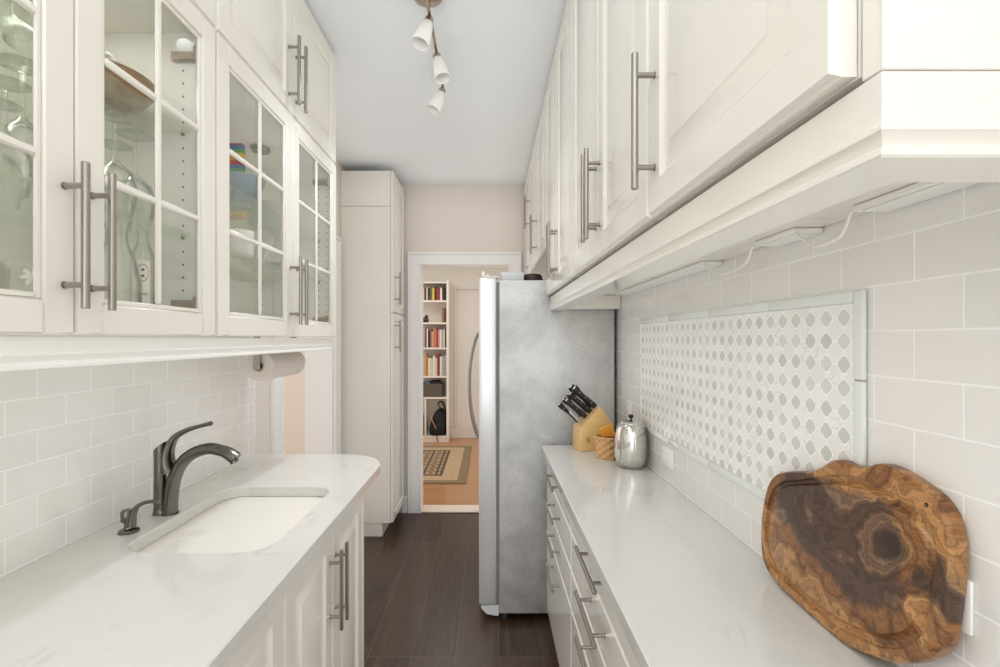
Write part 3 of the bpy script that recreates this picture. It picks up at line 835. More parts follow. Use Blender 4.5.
# ------------------------------------------------------------------ mosaic panel on the right wall
t = thing('mosaic_panel', 'framed marble mosaic panel set in the right tile wall', 'wall panel', (RW, 1.44, 1.055))
obj('mosaic_tiles', B().box(RW-.006, RW-.0002, .847, 2.030, 1.078, 1.4985), 'mosaic', t)
def liner(p0, p1, z0, z1):
    b = B().box(RW-.010, RW-.0005, p0, p1, z0, z1, .0042, 3); return b
ys = [.847, 1.10, 1.41, 1.72, 2.030]
for z0, z1 in ((1.499, 1.522), (1.0545, 1.0775)):
    for a, c in zip(ys, ys[1:]):
        obj('liner', liner(a+.0006, c-.0006, z0, z1), 'liner', t)
for y0, y1 in ((.823, .8465), (2.0305, 2.054)):
    for a, c in ((1.0545, 1.20), (1.20, 1.362), (1.362, 1.522)):
        obj('liner', liner(y0, y1, a+.0006, c-.0006), 'liner', t)

# outlets
def outlet(label, yc, zc, wy, hz, sockets=True):
    t = thing('outlet', label, 'outlet', (RW, yc, zc))
    obj('cover_plate', B().box(RW-.006, RW-.0005, yc-wy/2, yc+wy/2, zc-hz/2, zc+hz/2, .002, 2), 'plastic_w', t)
    b = B()
    vert = hz > wy
    for d in (-.022, .022):
        a, z = (yc, zc+d) if vert else (yc+d, zc)
        b.box(RW-.0085, RW-.006, a-.014, a+.014, z-.014, z+.014, .003)
    obj('receptacle', b, 'rail_white', t)
outlet('white upright wall outlet in the corner by the refrigerator', 2.215, 1.098, .072, .115)
outlet('white sideways outlet under the mosaic panel, behind the steel canister', 1.742, 1.005, .115, .072)
outlet('white outlet on the tile behind the right edge of the cutting board', .6925, 1.070, .10, .074)

# ------------------------------------------------------------------ cutting board
FRONT = [(760, 540), (760.6, 517), (765, 492), (770.5, 477.5), (777, 473.3), (791, 472.4), (807, 472.7), (818, 469.7), (827, 462.8), (834, 460.3), (845, 463.4), (854, 468.0), (863, 469.3),
         (869, 466.5), (876, 464.3), (887, 467), (900, 474), (915, 484), (932, 497.6), (941, 510), (948, 526), (950, 541), (951, 559), (949.5, 588), (946, 616), (942, 645), (932, 657), (915, 663.5), (894, 664.5), (881, 661), (864, 655), (843, 645.7), (822, 627.6), (805, 612), (788, 595), (776, 585), (767, 574), (761, 560)]
GROOVE = [(765, 548), (765, 526), (768, 501), (773, 488.6), (782, 482.5), (802, 480.8), (823, 477.8), (838, 476), (859, 478.5), (876, 485), (892, 494.5), (908, 505), (922, 515), (931, 526), (935.5, 541), (936, 559), (931, 588), (928, 616), (924, 633), (913, 645), (898, 650), (879, 648.6), (861, 641), (839, 630), (820, 615), (797, 594), (778, 577), (767, 561)]
BX0, SL, TH = .606, .085, .026
def onboard(p):
    dx, dz = (p[0]-CX)/F, -(p[1]-CY)/F        # point = Y*(dx,1,dz); X = BX0+SL*(z-CT), z = H+Y*dz
    Y = (BX0+SL*(H-CT))/(dx-SL*dz)
    return (Y, H+Y*dz)
def polar(pts, c, n):
    q = [onboard(p) for p in pts]; ang = []
    for y, z in q: ang.append((math.atan2(z-c[1], y-c[0]), math.hypot(y-c[0], z-c[1])))
    ang.sort(); m = len(ang); out = []
    for k in range(n):
        a = -math.pi+2*math.pi*k/n
        for i in range(m):
            a0, r0 = ang[i]; a1, r1 = ang[(i+1) % m]
            if i == m-1: a1 += 2*math.pi
            aa = a if a >= ang[0][0] else a+2*math.pi
            if a0 <= aa <= a1 or (i == m-1):
                # straight edge intersection keeps the traced outline
                p0 = (r0*math.cos(a0), r0*math.sin(a0)); p1 = (r1*math.cos(a1), r1*math.sin(a1))
                d = (math.cos(aa), math.sin(aa)); ex, ey = p1[0]-p0[0], p1[1]-p0[1]
                den = d[0]*ey-d[1]*ex
                r = (p0[0]*ey-p0[1]*ex)/den if abs(den) > 1e-9 else r0
                out.append(r); break
    for _ in range(2):
        out = [(out[i-1]+2*out[i]+out[(i+1) % n])/4 for i in range(n)]
    return out
C0 = onboard((868, 560)); NB = 128
RO, RG = polar(FRONT, C0, NB), polar(GROOVE, C0, NB)
def bl(fr, depth):
    L = []
    for k in range(NB):
        a = -math.pi+2*math.pi*k/NB; r = fr(RO[k], RG[k], k)
        y, z = C0[0]+r*math.cos(a), C0[1]+r*math.sin(a)
        L.append(Vector((BX0+SL*(z-CT)+depth, y, z)))
    return L
b = B()
wob = lambda k: 1+.004*math.sin(k*.9)
L = [bl(lambda o, g, k: o-.004, TH), bl(lambda o, g, k: o-.001, TH-.0015), bl(lambda o, g, k: o*1.0+.0005, TH-.006), bl(lambda o, g, k: o+.001, .012), bl(lambda o, g, k: o, .0045), bl(lambda o, g, k: o-.0045, 0)]
L += [bl(lambda o, g, k: min(g, o-.006)+.0010, 0), bl(lambda o, g, k: min(g, o-.006)-.0005, .0060), bl(lambda o, g, k: g-.005, .0085), bl(lambda o, g, k: g-.011, .0088), bl(lambda o, g, k: g-.0160, .0055), bl(lambda o, g, k: g-.0185, .0005), bl(lambda o, g, k: g-.020, 0), bl(lambda o, g, k: g*.5, 0)]
b.rings(L)
zmin = min(v.co.z for v in b.bm.verts); dzb = CT+.0006-zmin
for v in b.bm.verts: v.co.z += dzb if dzb > 0 else 0
BOARD_LIFT = (zmin, dzb)
t = thing('cutting_board', 'live-edge olive wood cutting board leaning on the right tile wall', 'cutting board', (0, 0, 0))
obj('board', b, 'burl', t, smooth=32)
kp = onboard((926.5, 505))
hb = B(); xk = BX0+SL*(kp[1]-CT)
hb.lathe([(.001, 0), (.0028, 0), (.0034, .0006), (.0036, .001)], (0, 0, 0), 14, Matrix.Translation((xk-.0008, kp[0], kp[1])) @ Matrix.Rotation(math.pi/2, 4, 'Y'))
obj('hanging_hole', hb, 'dark', t)

# ------------------------------------------------------------------ knife block and knives
BO = Vector((.426, 2.215, CT+.001)); th = math.radians(12)
U = Vector((math.cos(th), -math.sin(th), 0)); V = Vector((math.sin(th), math.cos(th), 0)); Z = Vector((0, 0, 1))
U, V = Vector((math.cos(th), math.sin(th), 0)), Vector((-math.sin(th), math.cos(th), 0))
def blk(u, v, z): return BO+U*u+V*v+Z*z
PROF = [(0, 0), (.115, 0), (.168, .118), (.100, .205), (.004, .108)]
DEP = .10
t = thing('knife_block', 'pale wooden knife block in the corner against the refrigerator', 'knife block', BO)
b = B().prism(PROF, lambda u, z: blk(u, 0, z), lambda u, z: blk(u, DEP, z), .003)
obj('block', b, 'block', t)
for (u, v) in ((.012, .012), (.10, .012), (.012, .088), (.10, .088)):
    p = blk(u, v, -.0008); b = B().box(p.x-.006, p.x+.006, p.y-.006, p.y+.006, CT, CT+.002)
    obj('foot', b, 'plastic_b', t)
# small two-man style emblem on the front: plain dark mark
b = B()
p = blk(.035, -.0006, .052)
for (du, dz, r) in ((0, .012, .0035), (.008, .008, .003)):
    b.lathe([(.001, 0), (r, 0)], (0, 0, 0), 10, Matrix.Translation(blk(.035+du, -.0006, .05+dz)) @ Matrix.Rotation(math.pi/2, 4, 'X'))
b.tube([blk(.035, -.0004, .058), blk(.035, -.0004, .046), blk(.031, -.0004, .038)], .0012, 6)
b.tube([blk(.043, -.0004, .054), blk(.043, -.0004, .046), blk(.047, -.0004, .038)], .0012, 6)
b.tube([blk(.031, -.0004, .051), blk(.047, -.0004, .049)], .0012, 6)
obj('emblem', b, 'fig', t)
slope = (blk(.100, 0, .205)-blk(.004, 0, .108)); sl_len = slope.length; sdir = slope.normalized()
nrm = (V.cross(sdir)); nrm.normalize()
if nrm.x > 0: nrm = -nrm
def knife(u, v, length, label, wide=.011):
    length *= 1.28; wide *= 1.22
    base = blk(.004, 0, .108)+sdir*(u*sl_len)+V*(v*DEP)
    t = thing('kitchen_knife', label, 'knife', base, 'knives in the block')
    d = nrm; a0 = base-d*.030
    bl_ = B(); hw = wide*.8
    lp = []
    for s_, w_ in ((-.030, hw), (.012, hw)):
        q = base+d*s_
        lp.append([q+sdir*w_+V*.0012, q-sdir*w_+V*.0012, q-sdir*w_-V*.0012, q+sdir*w_-V*.0012])
    bl_.rings(lp); obj('blade', bl_, 'blade', t)
    b = B(); pts = []; rs = []
    for k in range(9):
        s_ = k/8; pts.append(base+d*(.012+length*s_)-sdir*(.010*math.sin(s_*2.2)*s_))
        rs.append(wide*(.80+.12*math.cos(s_*6.0)+(.20 if k >= 7 else 0)))
    b.tube(pts, rs, 12, flat=(.62, 1) if abs(V.z) < .5 else (1, .62))
    obj('handle', b, 'plastic_b', t)
    b = B()
    for s_ in (.22, .5, .78):
        q = base+d*(.012+length*s_)-sdir*(.010*math.sin(s_*2.2)*s_)
        b.tube([q-V*wide*.66, q+V*wide*.66], .0026, 8)
    obj('rivet', b, 'chrome', t)
    b = B(); q = pts[-1]; b.tube([q-d*.004, q+d*.0025], [wide*.80, wide*.62], 12, flat=(.66, 1.05))
    obj('end_cap', b, 'chrome', t)
    b = B(); q = base+d*.008; b.tube([q, q+d*.010], [wide*.7, wide*.85], 12, flat=(.66, 1.0))
    obj('bolster', b, 'chrome', t)
knife(.90, .20, .108, 'black-handled knife in the topmost slot of the block, nearest the camera', .0125)
knife(.90, .55, .112, 'black-handled knife in the topmost row of the block, middle slot', .0125)
knife(.92, .85, .100, 'black-handled knife in the topmost row of the block, refrigerator side', .012)
knife(.66, .22, .105, 'black-handled knife in the second row of the block, nearest the camera', .0115)
knife(.66, .60, .100, 'black-handled knife in the second row of the block, refrigerator side', .0115)
knife(.42, .22, .098, 'black-handled knife in the third row of the block, nearest the camera', .0105)
knife(.42, .66, .096, 'black-handled knife in the third row of the block, refrigerator side', .0105)
knife(.17, .55, .098, 'black-handled knife in the lowest row of the block, refrigerator side', .010)
# sharpening steel in the lowest slot
base = blk(.004, 0, .108)+sdir*(.15*sl_len)+V*(.16*DEP)
t = thing('sharpening_steel', 'steel-handled tool in the lowest slot of the block', 'knife sharpener', base)
b = B().tube([base-nrm*.03, base+nrm*.02], .0035, 10); obj('rod', b, 'chrome', t)
b = B().tube([base+nrm*(.02+.075*k/6) for k in range(7)], [.006, .008, .0075, .007, .0075, .0085, .006], 12); obj('handle', b, 'chrome', t)

# ------------------------------------------------------------------ basket, canister
bc = (.528, 2.105); z0 = CT+.0008
t = thing('woven_basket', 'small woven splint basket between the knife block and the canister', 'basket', (bc[0], bc[1], CT))
b = B(); NS = 64; L = []
for j in range(25):
    hgt = .092*j/24; base_r = .046+.010*(j/24)
    row = int(hgt/.0154); ph = (hgt % .0154)/.0154
    lp = []
    for i in range(NS):
        a = 2*math.pi*i/NS
        r = base_r+.0058*math.sin(8*a+math.pi*(row % 2))*math.sin(math.pi*ph)
        lp.append(Vector((bc[0]+r*1.06*math.cos(a), bc[1]+r*math.sin(a), z0+hgt)))
    L.append(lp)
for dr, hh in ((-.006, .092), (-.009, .05), (-.012, .004)):
    L.append([Vector((bc[0]+(.046+.010*hh/.092+dr)*1.06*math.cos(2*math.pi*i/NS), bc[1]+(.046+.010*hh/.092+dr)*math.sin(2*math.pi*i/NS), z0+hh)) for i in range(NS)])
b.rings(L); obj('weave', b, 'wicker', t, smooth=60)
b = B().tube([(bc[0]+.0555*1.06*math.cos(2*math.pi*i/40), bc[1]+.0555*math.sin(2*math.pi*i/40), z0+.093) for i in range(41)], .0048, 8)
obj('rim', b, 'wicker', t)
mt = Matrix.Translation((bc[0]+.012, bc[1]+.008, z0+.080)) @ Matrix.Rotation(math.radians(-24), 4, 'Y') @ Matrix.Rotation(math.radians(10), 4, 'Z')
b = B().box(-.030, .030, -.004, .004, -.060, .062, .002, 1, mt)
o = obj('orange_packet', b, 'orange'); tag(o, 'orange packet standing tilted in the woven basket', 'packet')
mt = Matrix.Translation((bc[0]-.006, bc[1]-.022, z0+.058)) @ Matrix.Rotation(math.radians(12), 4, 'X')
b = B().box(-.026, .026, -.005, .005, -.045, .043, .002, 1, mt)
o = obj('red_packet', b, 'red'); tag(o, 'dark red packet tucked into the front of the woven basket', 'packet')

kc = (.586, 1.965)
t = thing('steel_canister', 'rounded stainless lidded canister on the counter by the mosaic', 'canister', (kc[0], kc[1], CT))
b = B().lathe([(.001, .911), (.046, .911), (.051, .914), (.058, .930), (.0635, .955), (.0660, .985), (.0655, 1.015), (.0625, 1.045), (.0575, 1.068), (.052, 1.083), (.049, 1.087), (.046, 1.087)], (kc[0], kc[1], 0), 40, cap0=True)
obj('body', b, 'chrome', t, smooth=60)
b = B().lathe([(.0475, 1.0875), (.0475, 1.0905), (.040, 1.096), (.020, 1.101), (.008, 1.102), (.001, 1.102)], (kc[0], kc[1], 0), 36, cap0=True)
obj('lid', b, 'chrome', t, smooth=60)
b = B().lathe([(.004, 1.1025), (.0045, 1.108), (.010, 1.112), (.011, 1.118), (.008, 1.123), (.001, 1.124)], (kc[0], kc[1], 0), 18, cap0=True)
obj('knob', b, 'plastic_b', t, smooth=60)
pts = bez([(kc[0]-.044, kc[1]-.03, 1.085), (kc[0]-.060, kc[1]-.038, 1.078), (kc[0]-.070, kc[1]-.040, 1.04), (kc[0]-.073, kc[1]-.038, .99), (kc[0]-.068, kc[1]-.034, .95), (kc[0]-.052, kc[1]-.026, .932)], 6)
obj('handle', B().tube(pts, .0042, 10, flat=(1.6, .8)), 'chrome', t)

# ------------------------------------------------------------------ track light
t = thing('track_light', 'ceiling bar light with white cone shades on a nickel arm', 'ceiling light', (-.224, 1.74, CEIL))
b = B().lathe([(.001, 2.672), (.030, 2.674), (.052, 2.682), (.060, 2.695), (.061, 2.7095), (.001, 2.7095)], (-.224, 1.74, 0), 32)
obj('canopy', b, 'bronze', t, smooth=60)
b = B().box(-.230, -.218, 1.50, 2.34, 2.655, 2.667, .002)
b.tube([(-.224, 1.74, 2.664), (-.224, 1.74, 2.674)], .008, 10)
obj('arm', b, 'bronze', t)
for (y, d) in ((1.80, (-.28, -.18, -.92)), (2.03, (.24, -.16, -.95)), (2.31, (-.36, -.12, -.90))):
    D = Vector(d).normalized(); top = Vector((-.224, y, 2.648))
    q = D.to_track_quat('Z', 'Y').to_matrix().to_4x4()
    b = B().tube([(-.224, y, 2.657), top+D*.006], .0055, 10)
    b.lathe([(.001, 0), (.015, 0), (.017, .004), (.017, .024), (.001, .024)], top, 18, q)
    hd = obj('spot_head', b, 'bronze', t)
    b = B().lathe([(.0165, .020), (.020, .024), (.026, .050), (.031, .085), (.0345, .118), (.0330, .1185), (.029, .085), (.024, .050), (.018, .027), (.001, .026)], top, 28, q)
    obj('shade', b, 'shade', hd, smooth=60)
    b = B().lathe([(.001, .0265), (.010, .028), (.014, .055), (.010, .080), (.001, .085)], top, 16, q)
    obj('bulb', b, 'ceramic_w', hd, smooth=60)

# ------------------------------------------------------------------ contents of the nearer glass cabinet
def wineglass_prof(h=.20, rb=.036, rbowl=.040, rrim=.032):
    out = [(.001, 0), (rb, 0), (rb, .002), (.010, .008), (.0042, .016), (.0040, .085*h/.2), (.008, .093*h/.2), (rbowl*.8, .115*h/.2), (rbowl, .145*h/.2), (rbowl*.95, .17*h/.2), (rrim, h)]
    inn = [(rrim-.0015, h), (rbowl*.95-.0015, .17*h/.2), (rbowl-.0015, .145*h/.2), (rbowl*.8-.001, .117*h/.2), (.004, .098*h/.2), (.001, .097*h/.2)]
    return out+inn
def upright(name, label, cat, x, y, z, prof, mat, seg=28, grp=None):
    o = obj(name, B().lathe(prof, (x, y, z), seg), mat, smooth=60, loc=(x, y, z)); return tag(o, label, cat, grp)
def inverted(name, label, cat, x, y, z, prof, mat, grp=None):
    h = max(p[1] for p in prof)
    return upright(name, label, cat, x, y, z+.0006, [(r, h-zz) for r, zz in prof], mat, grp=grp)
S1, S2, S0 = 1.9496, 1.6956, 1.4636
G = 'upturned stemware in the nearer glass cabinet'
wp = wineglass_prof()
specs = [(-.80, 1.075, S2, 'clear wine glass turned upside down on the middle shelf, under the wooden bowl'),
         (-.775, .985, S2, 'clear wine glass upside down on the middle shelf, half behind the right door handle'),
         (-.890, 1.130, S2, 'clear wine glass upside down behind the glass that stands under the wooden bowl'),
         (-.785, .800, S2, 'clear wine glass upside down on the middle shelf behind the left glass door, frontmost'),
         (-.870, .855, S2, 'clear wine glass upside down on the middle shelf behind the left door, second row'),
         (-.960, .930, S2, 'clear upside-down wine glass at the rear of the middle shelf, behind the left glass door')]
for i, (x, y, z, lab) in enumerate(specs): inverted('wine_glass', lab, 'glass', x, y, z, wp, 'glass', G)
gp = wineglass_prof(.21, .040, .055, .045)
for (x, y, lab) in ((-.80, .845, 'large clear goblet upside down on the top shelf behind the left glass door, frontmost'), (-.93, .93, 'large clear upside-down goblet at the rear of the top shelf, behind the left glass door')):
    inverted('goblet', lab, 'glass', x, y, S1, gp, 'glass', 'goblets on the top glass shelf')
tp = [(.001, 0), (.034, 0), (.037, .004), (.040, .103), (.0385, .103), (.0355, .012), (.001, .010)]
for (x, y, lab) in ((-.815, .845, 'clear tumbler with a pale star, lower left behind the left glass door'), (-.925, .865, 'clear plain tumbler standing behind the starred tumbler')):
    t = thing('tumbler', lab, 'glass', (x, y, S0), 'tumblers on the cabinet floor')
    obj('cup', B().lathe(tp, (x, y, S0+.0006), 28), 'glass', t, smooth=60)
    if x > -.85:
        b = B()
        for k in range(3):
            a = -.9+math.pi*k/3
            for s_ in (-1, 1):
                ang = math.radians(-42); c_ = Vector((x+.0395*math.cos(ang), y+.0395*math.sin(ang), S0+.078))
                ta = Vector((-math.sin(ang), math.cos(ang), 0)); dd = ta*math.cos(a)*s_+Vector((0, 0, 1))*math.sin(a)*s_
                b.tube([c_, c_+dd*.010, c_+dd*.016], [.004, .0048, .002], 8)
        obj('star_decal', b, 'ceramic_w', t)
# wooden salad bowl and bits on the top shelf
b = B().lathe([(.001, 0), (.045, 0), (.050, .003), (.080, .022), (.098, .046), (.104, .066), (.100, .067), (.093, .048), (.074, .026), (.045, .010), (.001, .008)], (-.865, 1.060, S1+.0006), 40)
o = obj('wooden_bowl', b, 'bowlwood', smooth=60); tag(o, 'brown wooden salad bowl on the top glass shelf', 'bowl')
t = thing('white_mug', 'white cup with loop handle inside the wooden bowl', 'cup', (-.87, 1.02, S1+.03))
b = B().lathe([(.001, .0), (.030, 0), (.034, .004), (.038, .105), (.0355, .105), (.031, .01), (.001, .008)], (-.875, 1.040, S1+.0105), 24)
obj('cup', b, 'ceramic_w', t, smooth=60)
obj('handle', B().tube([(-.875+.036+.024*math.sin(math.pi*k/10), 1.040, S1+.085+.024*math.cos(math.pi*k/10)) for k in range(11)], .0045, 8), 'ceramic_w', t)
b = B().sphere((-.815, 1.100, S1+.056), .030, 1.0, .9, .9)
o = obj('copper_cup', b, 'copper', smooth=60); tag(o, 'copper-brown rounded cup peeking above the wooden bowl', 'cup')
# printed bottle on the cabinet floor
bx, by = -.80, 1.10
t = thing('glass_bottle', 'clear glass bottle with a printed oval label, lower right of the stemware cabinet', 'bottle', (bx, by, S0))
b = B().lathe([(.001, .0006), (.023, .0006), (.025, .004), (.025, .150), (.021, .172), (.012, .192), (.010, .215), (.012, .222), (.0100, .222), (.008, .214), (.009, .193), (.019, .170), (.023, .149), (.023, .008), (.001, .006)], (bx, by, S0), 32)
obj('bottle', b, 'glass', t, smooth=60)
ang0 = math.atan2(-by, -bx)
def onb(a, z, r=.0254): return Vector((bx+r*math.cos(ang0+a), by+r*math.sin(ang0+a), S0+z))
b = B(); L = []
for z in (.010, .045, .095, .150): L.append([onb(-.55+1.1*k/12, z) for k in range(13)])
b.rings(L, False, False, closed=False); lab_ = obj('label', b, 'label', t)
b = B(); NO = 28
b.rings([[onb(.46*s*math.cos(2*math.pi*k/NO), .122+.021*s*math.sin(2*math.pi*k/NO), .0257) for k in range(NO)] for s in (1, .8)], False, False)
b.rings([[onb(-.4+.8*k/8, z, .0257) for k in range(9)] for z in (.028, .034)], False, False, closed=False)
b.rings([[onb(-.4+.8*k/8, z, .0257) for k in range(9)] for z in (.072, .076)], False, False, closed=False)
obj('label_print', b, 'label_ink', lab_)
b = B()
for dz in (.115, .129): b.sphere(onb(0, dz, .0252), .0036, 1, 1, .75, 10, 8)
obj('label_spot', b, 'ink_dark', lab_)
t = thing('glass_carafe', 'tall clear carafe beside the printed bottle', 'carafe', (-.79, 1.010, S0))
b = B().lathe([(.001, .0006), (.040, .0006), (.043, .004), (.044, .09), (.034, .14), (.020, .175), (.019, .20), (.026, .222), (.024, .222), (.017, .20), (.018, .175), (.032, .138), (.041, .088), (.041, .008), (.001, .006)], (-.79, 1.010, S0), 32)
obj('carafe', b, 'glass', t, smooth=60)

# ------------------------------------------------------------------ contents of the farther glass cabinet
b = B().box(-1.03, -.90, 1.735, 1.760, S1C+.0006, S1C+.275, .002, 1, None)
o = obj('picture_book', b, 'rainbow'); tag(o, 'rainbow-striped book upright on the top glass shelf', 'book')
bp = [(.001, 0), (.035, 0), (.036, .012), (.028, .016), (.060, .040), (.078, .080), (.080, .098), (.077, .098), (.073, .078), (.054, .043), (.025, .024), (.001, .022)]
upright('glazed_bowl', 'blue-grey footed bowl on the upper shelf behind the farther glass doors', 'bowl', -.84, 1.60, S1C+.0006, bp, 'ceramic_blue', 36)
sb = [(.001, 0), (.05, 0), (.052, .006), (.095, .045), (.118, .085), (.114, .086), (.09, .049), (.048, .012), (.001, .010)]
upright('serving_bowl', 'wide pale serving bowl on the upper shelf beside the blue-grey bowl', 'bowl', -.89, 1.90, S1C+.0006, sb, 'ceramic_pale', 40)
mugp = [(.001, 0), (.034, 0), (.038, .004), (.041, .085), (.0385, .085), (.0345, .010), (.001, .008)]
for (x, y, lab) in ((-.80, 1.53, 'white mug on the middle shelf, nearest of the pair behind the farther glass doors'), (-.91, 1.55, 'white mug on the middle shelf, behind the front mug')):
    t = thing('white_mug', lab, 'mug', (x, y, S2), 'white mugs on the middle shelf')
    obj('cup', B().lathe(mugp, (x, y, S2+.0006), 28), 'ceramic_w', t, smooth=60)
    obj('handle', B().tube([(x+.010, y+.038+.026*math.sin(math.pi*k/10), S2+.045+.024*math.cos(math.pi*k/10)) for k in range(11)], .005, 8), 'ceramic_w', t)
pl = [(.001, 0), (.070, 0), (.074, .003), (.118, .016), (.120, .019), (.116, .019), (.072, .007), (.001, .006)]
def plates(x, y, z, n, mat, where, sc=1.0, dz=.0078, name='dinner_plate', grp=None):
    names = ['lowest', 'second', 'third', 'fourth', 'fifth', 'sixth']
    for k in range(n):
        nm = 'topmost' if k == n-1 else names[k]
        upright(name, f'{mat[1]} plate, {nm} {"of" if nm in ("lowest", "topmost") else "up in"} the stack {where}', 'plate', x, y, z+.0006+k*dz, [(r*sc, zz) for r, zz in pl], mat[0], 40, grp)
plates(-.865, 1.80, S0, 5, ('ceramic_w', 'white dinner'), 'on the farther cabinet floor', 1.15, grp='plates on the cabinet floor')
plates(-.87, 1.97, S2, 4, ('ceramic_pale', 'pale grey side'), 'on the farther cabinet middle shelf', .85, grp='plates on the middle shelf')
b = B().box(-1.04, -.74, 1.27, 1.60, S0+.0006, S0+.012, .003).box(-1.045, -.735, 1.265, 1.605, S0+.012, S0+.018, .002)
o = obj('serving_tray', b, 'bowlwood'); tag(o, 'dark flat serving tray on the floor of the farther glass cabinet', 'tray')
b = B().box(-1.05, -1.03, 1.33, 1.58, S0+.019, S0+.21, .003)
o = obj('white_board', b, 'ceramic_w'); tag(o, 'white board leaning at the back behind the farther glass doors', 'board')
upright('shallow_dish', 'shallow pale dish on the middle shelf beside the mugs', 'dish', -.86, 1.73, S2+.0006, [(r*.62, z*1.3) for r, z in sb], 'ceramic_pale', 36)

# ------------------------------------------------------------------ hall: bookcase and rug
BF, BBk = 6.62, 6.895; XL, XR = -1.38, -.562
t = thing('bookcase', 'tall white bookcase in the hall beyond the doorway', 'bookcase', (-.97, 6.75, 0))
shelves = [2.235, 1.975, 1.665, 1.315, .920, .625, .085]
b = B().box(XL, XL+.022, BF, BBk, 0, 2.26, .002).box(XR-.030, XR, BF, BBk, 0, 2.26, .002).box(XL+.022, XR-.030, BBk-.01, BBk, .085, 2.235)
b.box(XL+.022, XR-.030, BF+.01, BF+.03, 0, .06)
obj('body', b, 'case', t)
for i, z in enumerate(shelves):
    obj('shelf', B().box(XL+.0225, XR-.0305, BF+.002, BBk-.011, z-.024, z, .002), 'case', t)
obj('divider', B().box(-.898, -.876, BF+.002, BBk-.011, .0855, .600, .002), 'case', t)
cmap = {'tan': (.48, .33, .19), 'beige': (.62, .52, .38), 'dark brown': (.07, .035, .025), 'cream': (.72, .65, .52), 'black': (.02, .02, .022), 'olive': (.14, .12, .05),
        'yellow': (.62, .45, .06), 'red': (.30, .04, .03), 'orange': (.48, .19, .06), 'blue': (.14, .22, .33), 'light blue': (.36, .44, .50), 'brown': (.25, .13, .07),
        'pink': (.62, .30, .24), 'salmon': (.58, .24, .15), 'white': (.78, .75, .70), 'grey': (.36, .35, .34), 'maroon': (.22, .03, .03)}
BM = {k: col_mat('book_'+k.replace(' ', '_'), v) for k, v in cmap.items()}
ORD = ['first', 'second', 'third', 'fourth', 'fifth', 'sixth', 'seventh', 'eighth', 'ninth', 'tenth', 'eleventh', 'twelfth', 'thirteenth', 'fourteenth', 'fifteenth', 'sixteenth', 'seventeenth', 'eighteenth']
def book_row(xr, z, cols, zmax, shelf, ths, lean=None):
    """fills from the right end leftwards; cols listed left to right"""
    n = len(cols); x = xr
    for k in range(n-1, -1, -1):
        c = cols[k]; w = ths[k % len(ths)]; hgt = zmax*(.80+.18*noise.noise(Vector((k*1.7, z*3, 2.2)))+.04)
        hgt = min(hgt, zmax*.97); dp = .15+.04*((k*37) % 5)/5
        mt = None
        if lean and k in lean:
            a = lean[k]; mt = Matrix.Translation((x, 0, z+.0006)) @ Matrix.Rotation(a, 4, 'Y') @ Matrix.Translation((-x, 0, -z-.0006))
            x -= hgt*abs(math.sin(a))*.5
            if a < 0: mt = Matrix.Translation((-hgt*abs(math.sin(a))*0, 0, 0)) @ mt
        t = thing('book', f'{c} book, {ORD[n-1-k]} from the right on the {shelf} shelf of the hall bookcase', 'book', (x-w/2, BF+.09, z), f'books on the {shelf} bookcase shelf')
        b = B(); y0 = BF+.03+.012*((k*13) % 4)/4; y1 = y0+dp
        X0, X1 = x-w+.0012, x-.0012
        b.box(X0, X0+.002, y0, y1, z+.0008, z+hgt, .0005, 1, mt); b.box(X1-.002, X1, y0, y1, z+.0008, z+hgt, .0005, 1, mt)
        b.box(X0+.002, X1-.002, y0, y0+.002, z+.0008, z+hgt, 0, 1, mt)
        obj('cover', b, BM[c], t)
        b = B().box(X0+.0022, X1-.0022, y0+.003, y1-.004, z+.004, z+hgt-.004, 0, 1, mt); obj('pages', b, BM['cream'], t)
        x -= w
    return x
xr = XR-.032
book_row(xr, 1.975, ['tan', 'beige', 'dark brown', 'cream', 'black', 'olive', 'yellow', 'black', 'red', 'red', 'cream', 'black', 'black'], .215, 'top', [.030, .034, .026, .022, .030], None)
book_row(xr, 1.665, ['brown', 'dark brown'], .235, 'second', [.036, .028])
book_row(xr, 1.315, ['tan', 'orange', 'blue', 'light blue', 'red', 'cream', 'black', 'brown', 'pink', 'salmon', 'orange', 'red', 'pink', 'white', 'grey', 'cream', 'dark brown'], .305, 'third', [.024, .021, .026, .022])
book_row(xr, .920, ['red', 'cream', 'tan', 'orange', 'cream', 'beige', 'cream', 'beige', 'maroon', 'cream', 'grey', 'grey'], .335, 'fourth', [.034, .030, .036, .028])
t = thing('figurine', 'small dark figurine on the second shelf of the hall bookcase', 'figurine', (-.895, 6.70, 1.665))
b = B().sphere((-.895, 6.70, 1.700), .045, 1.15, .9, .76).sphere((-.880, 6.695, 1.748), .026).sphere((-.925, 6.70, 1.725), .02).box(-.94, -.85, 6.66, 6.74, 1.6655, 1.676, .002)
obj('statue', b, 'fig', t, smooth=60)
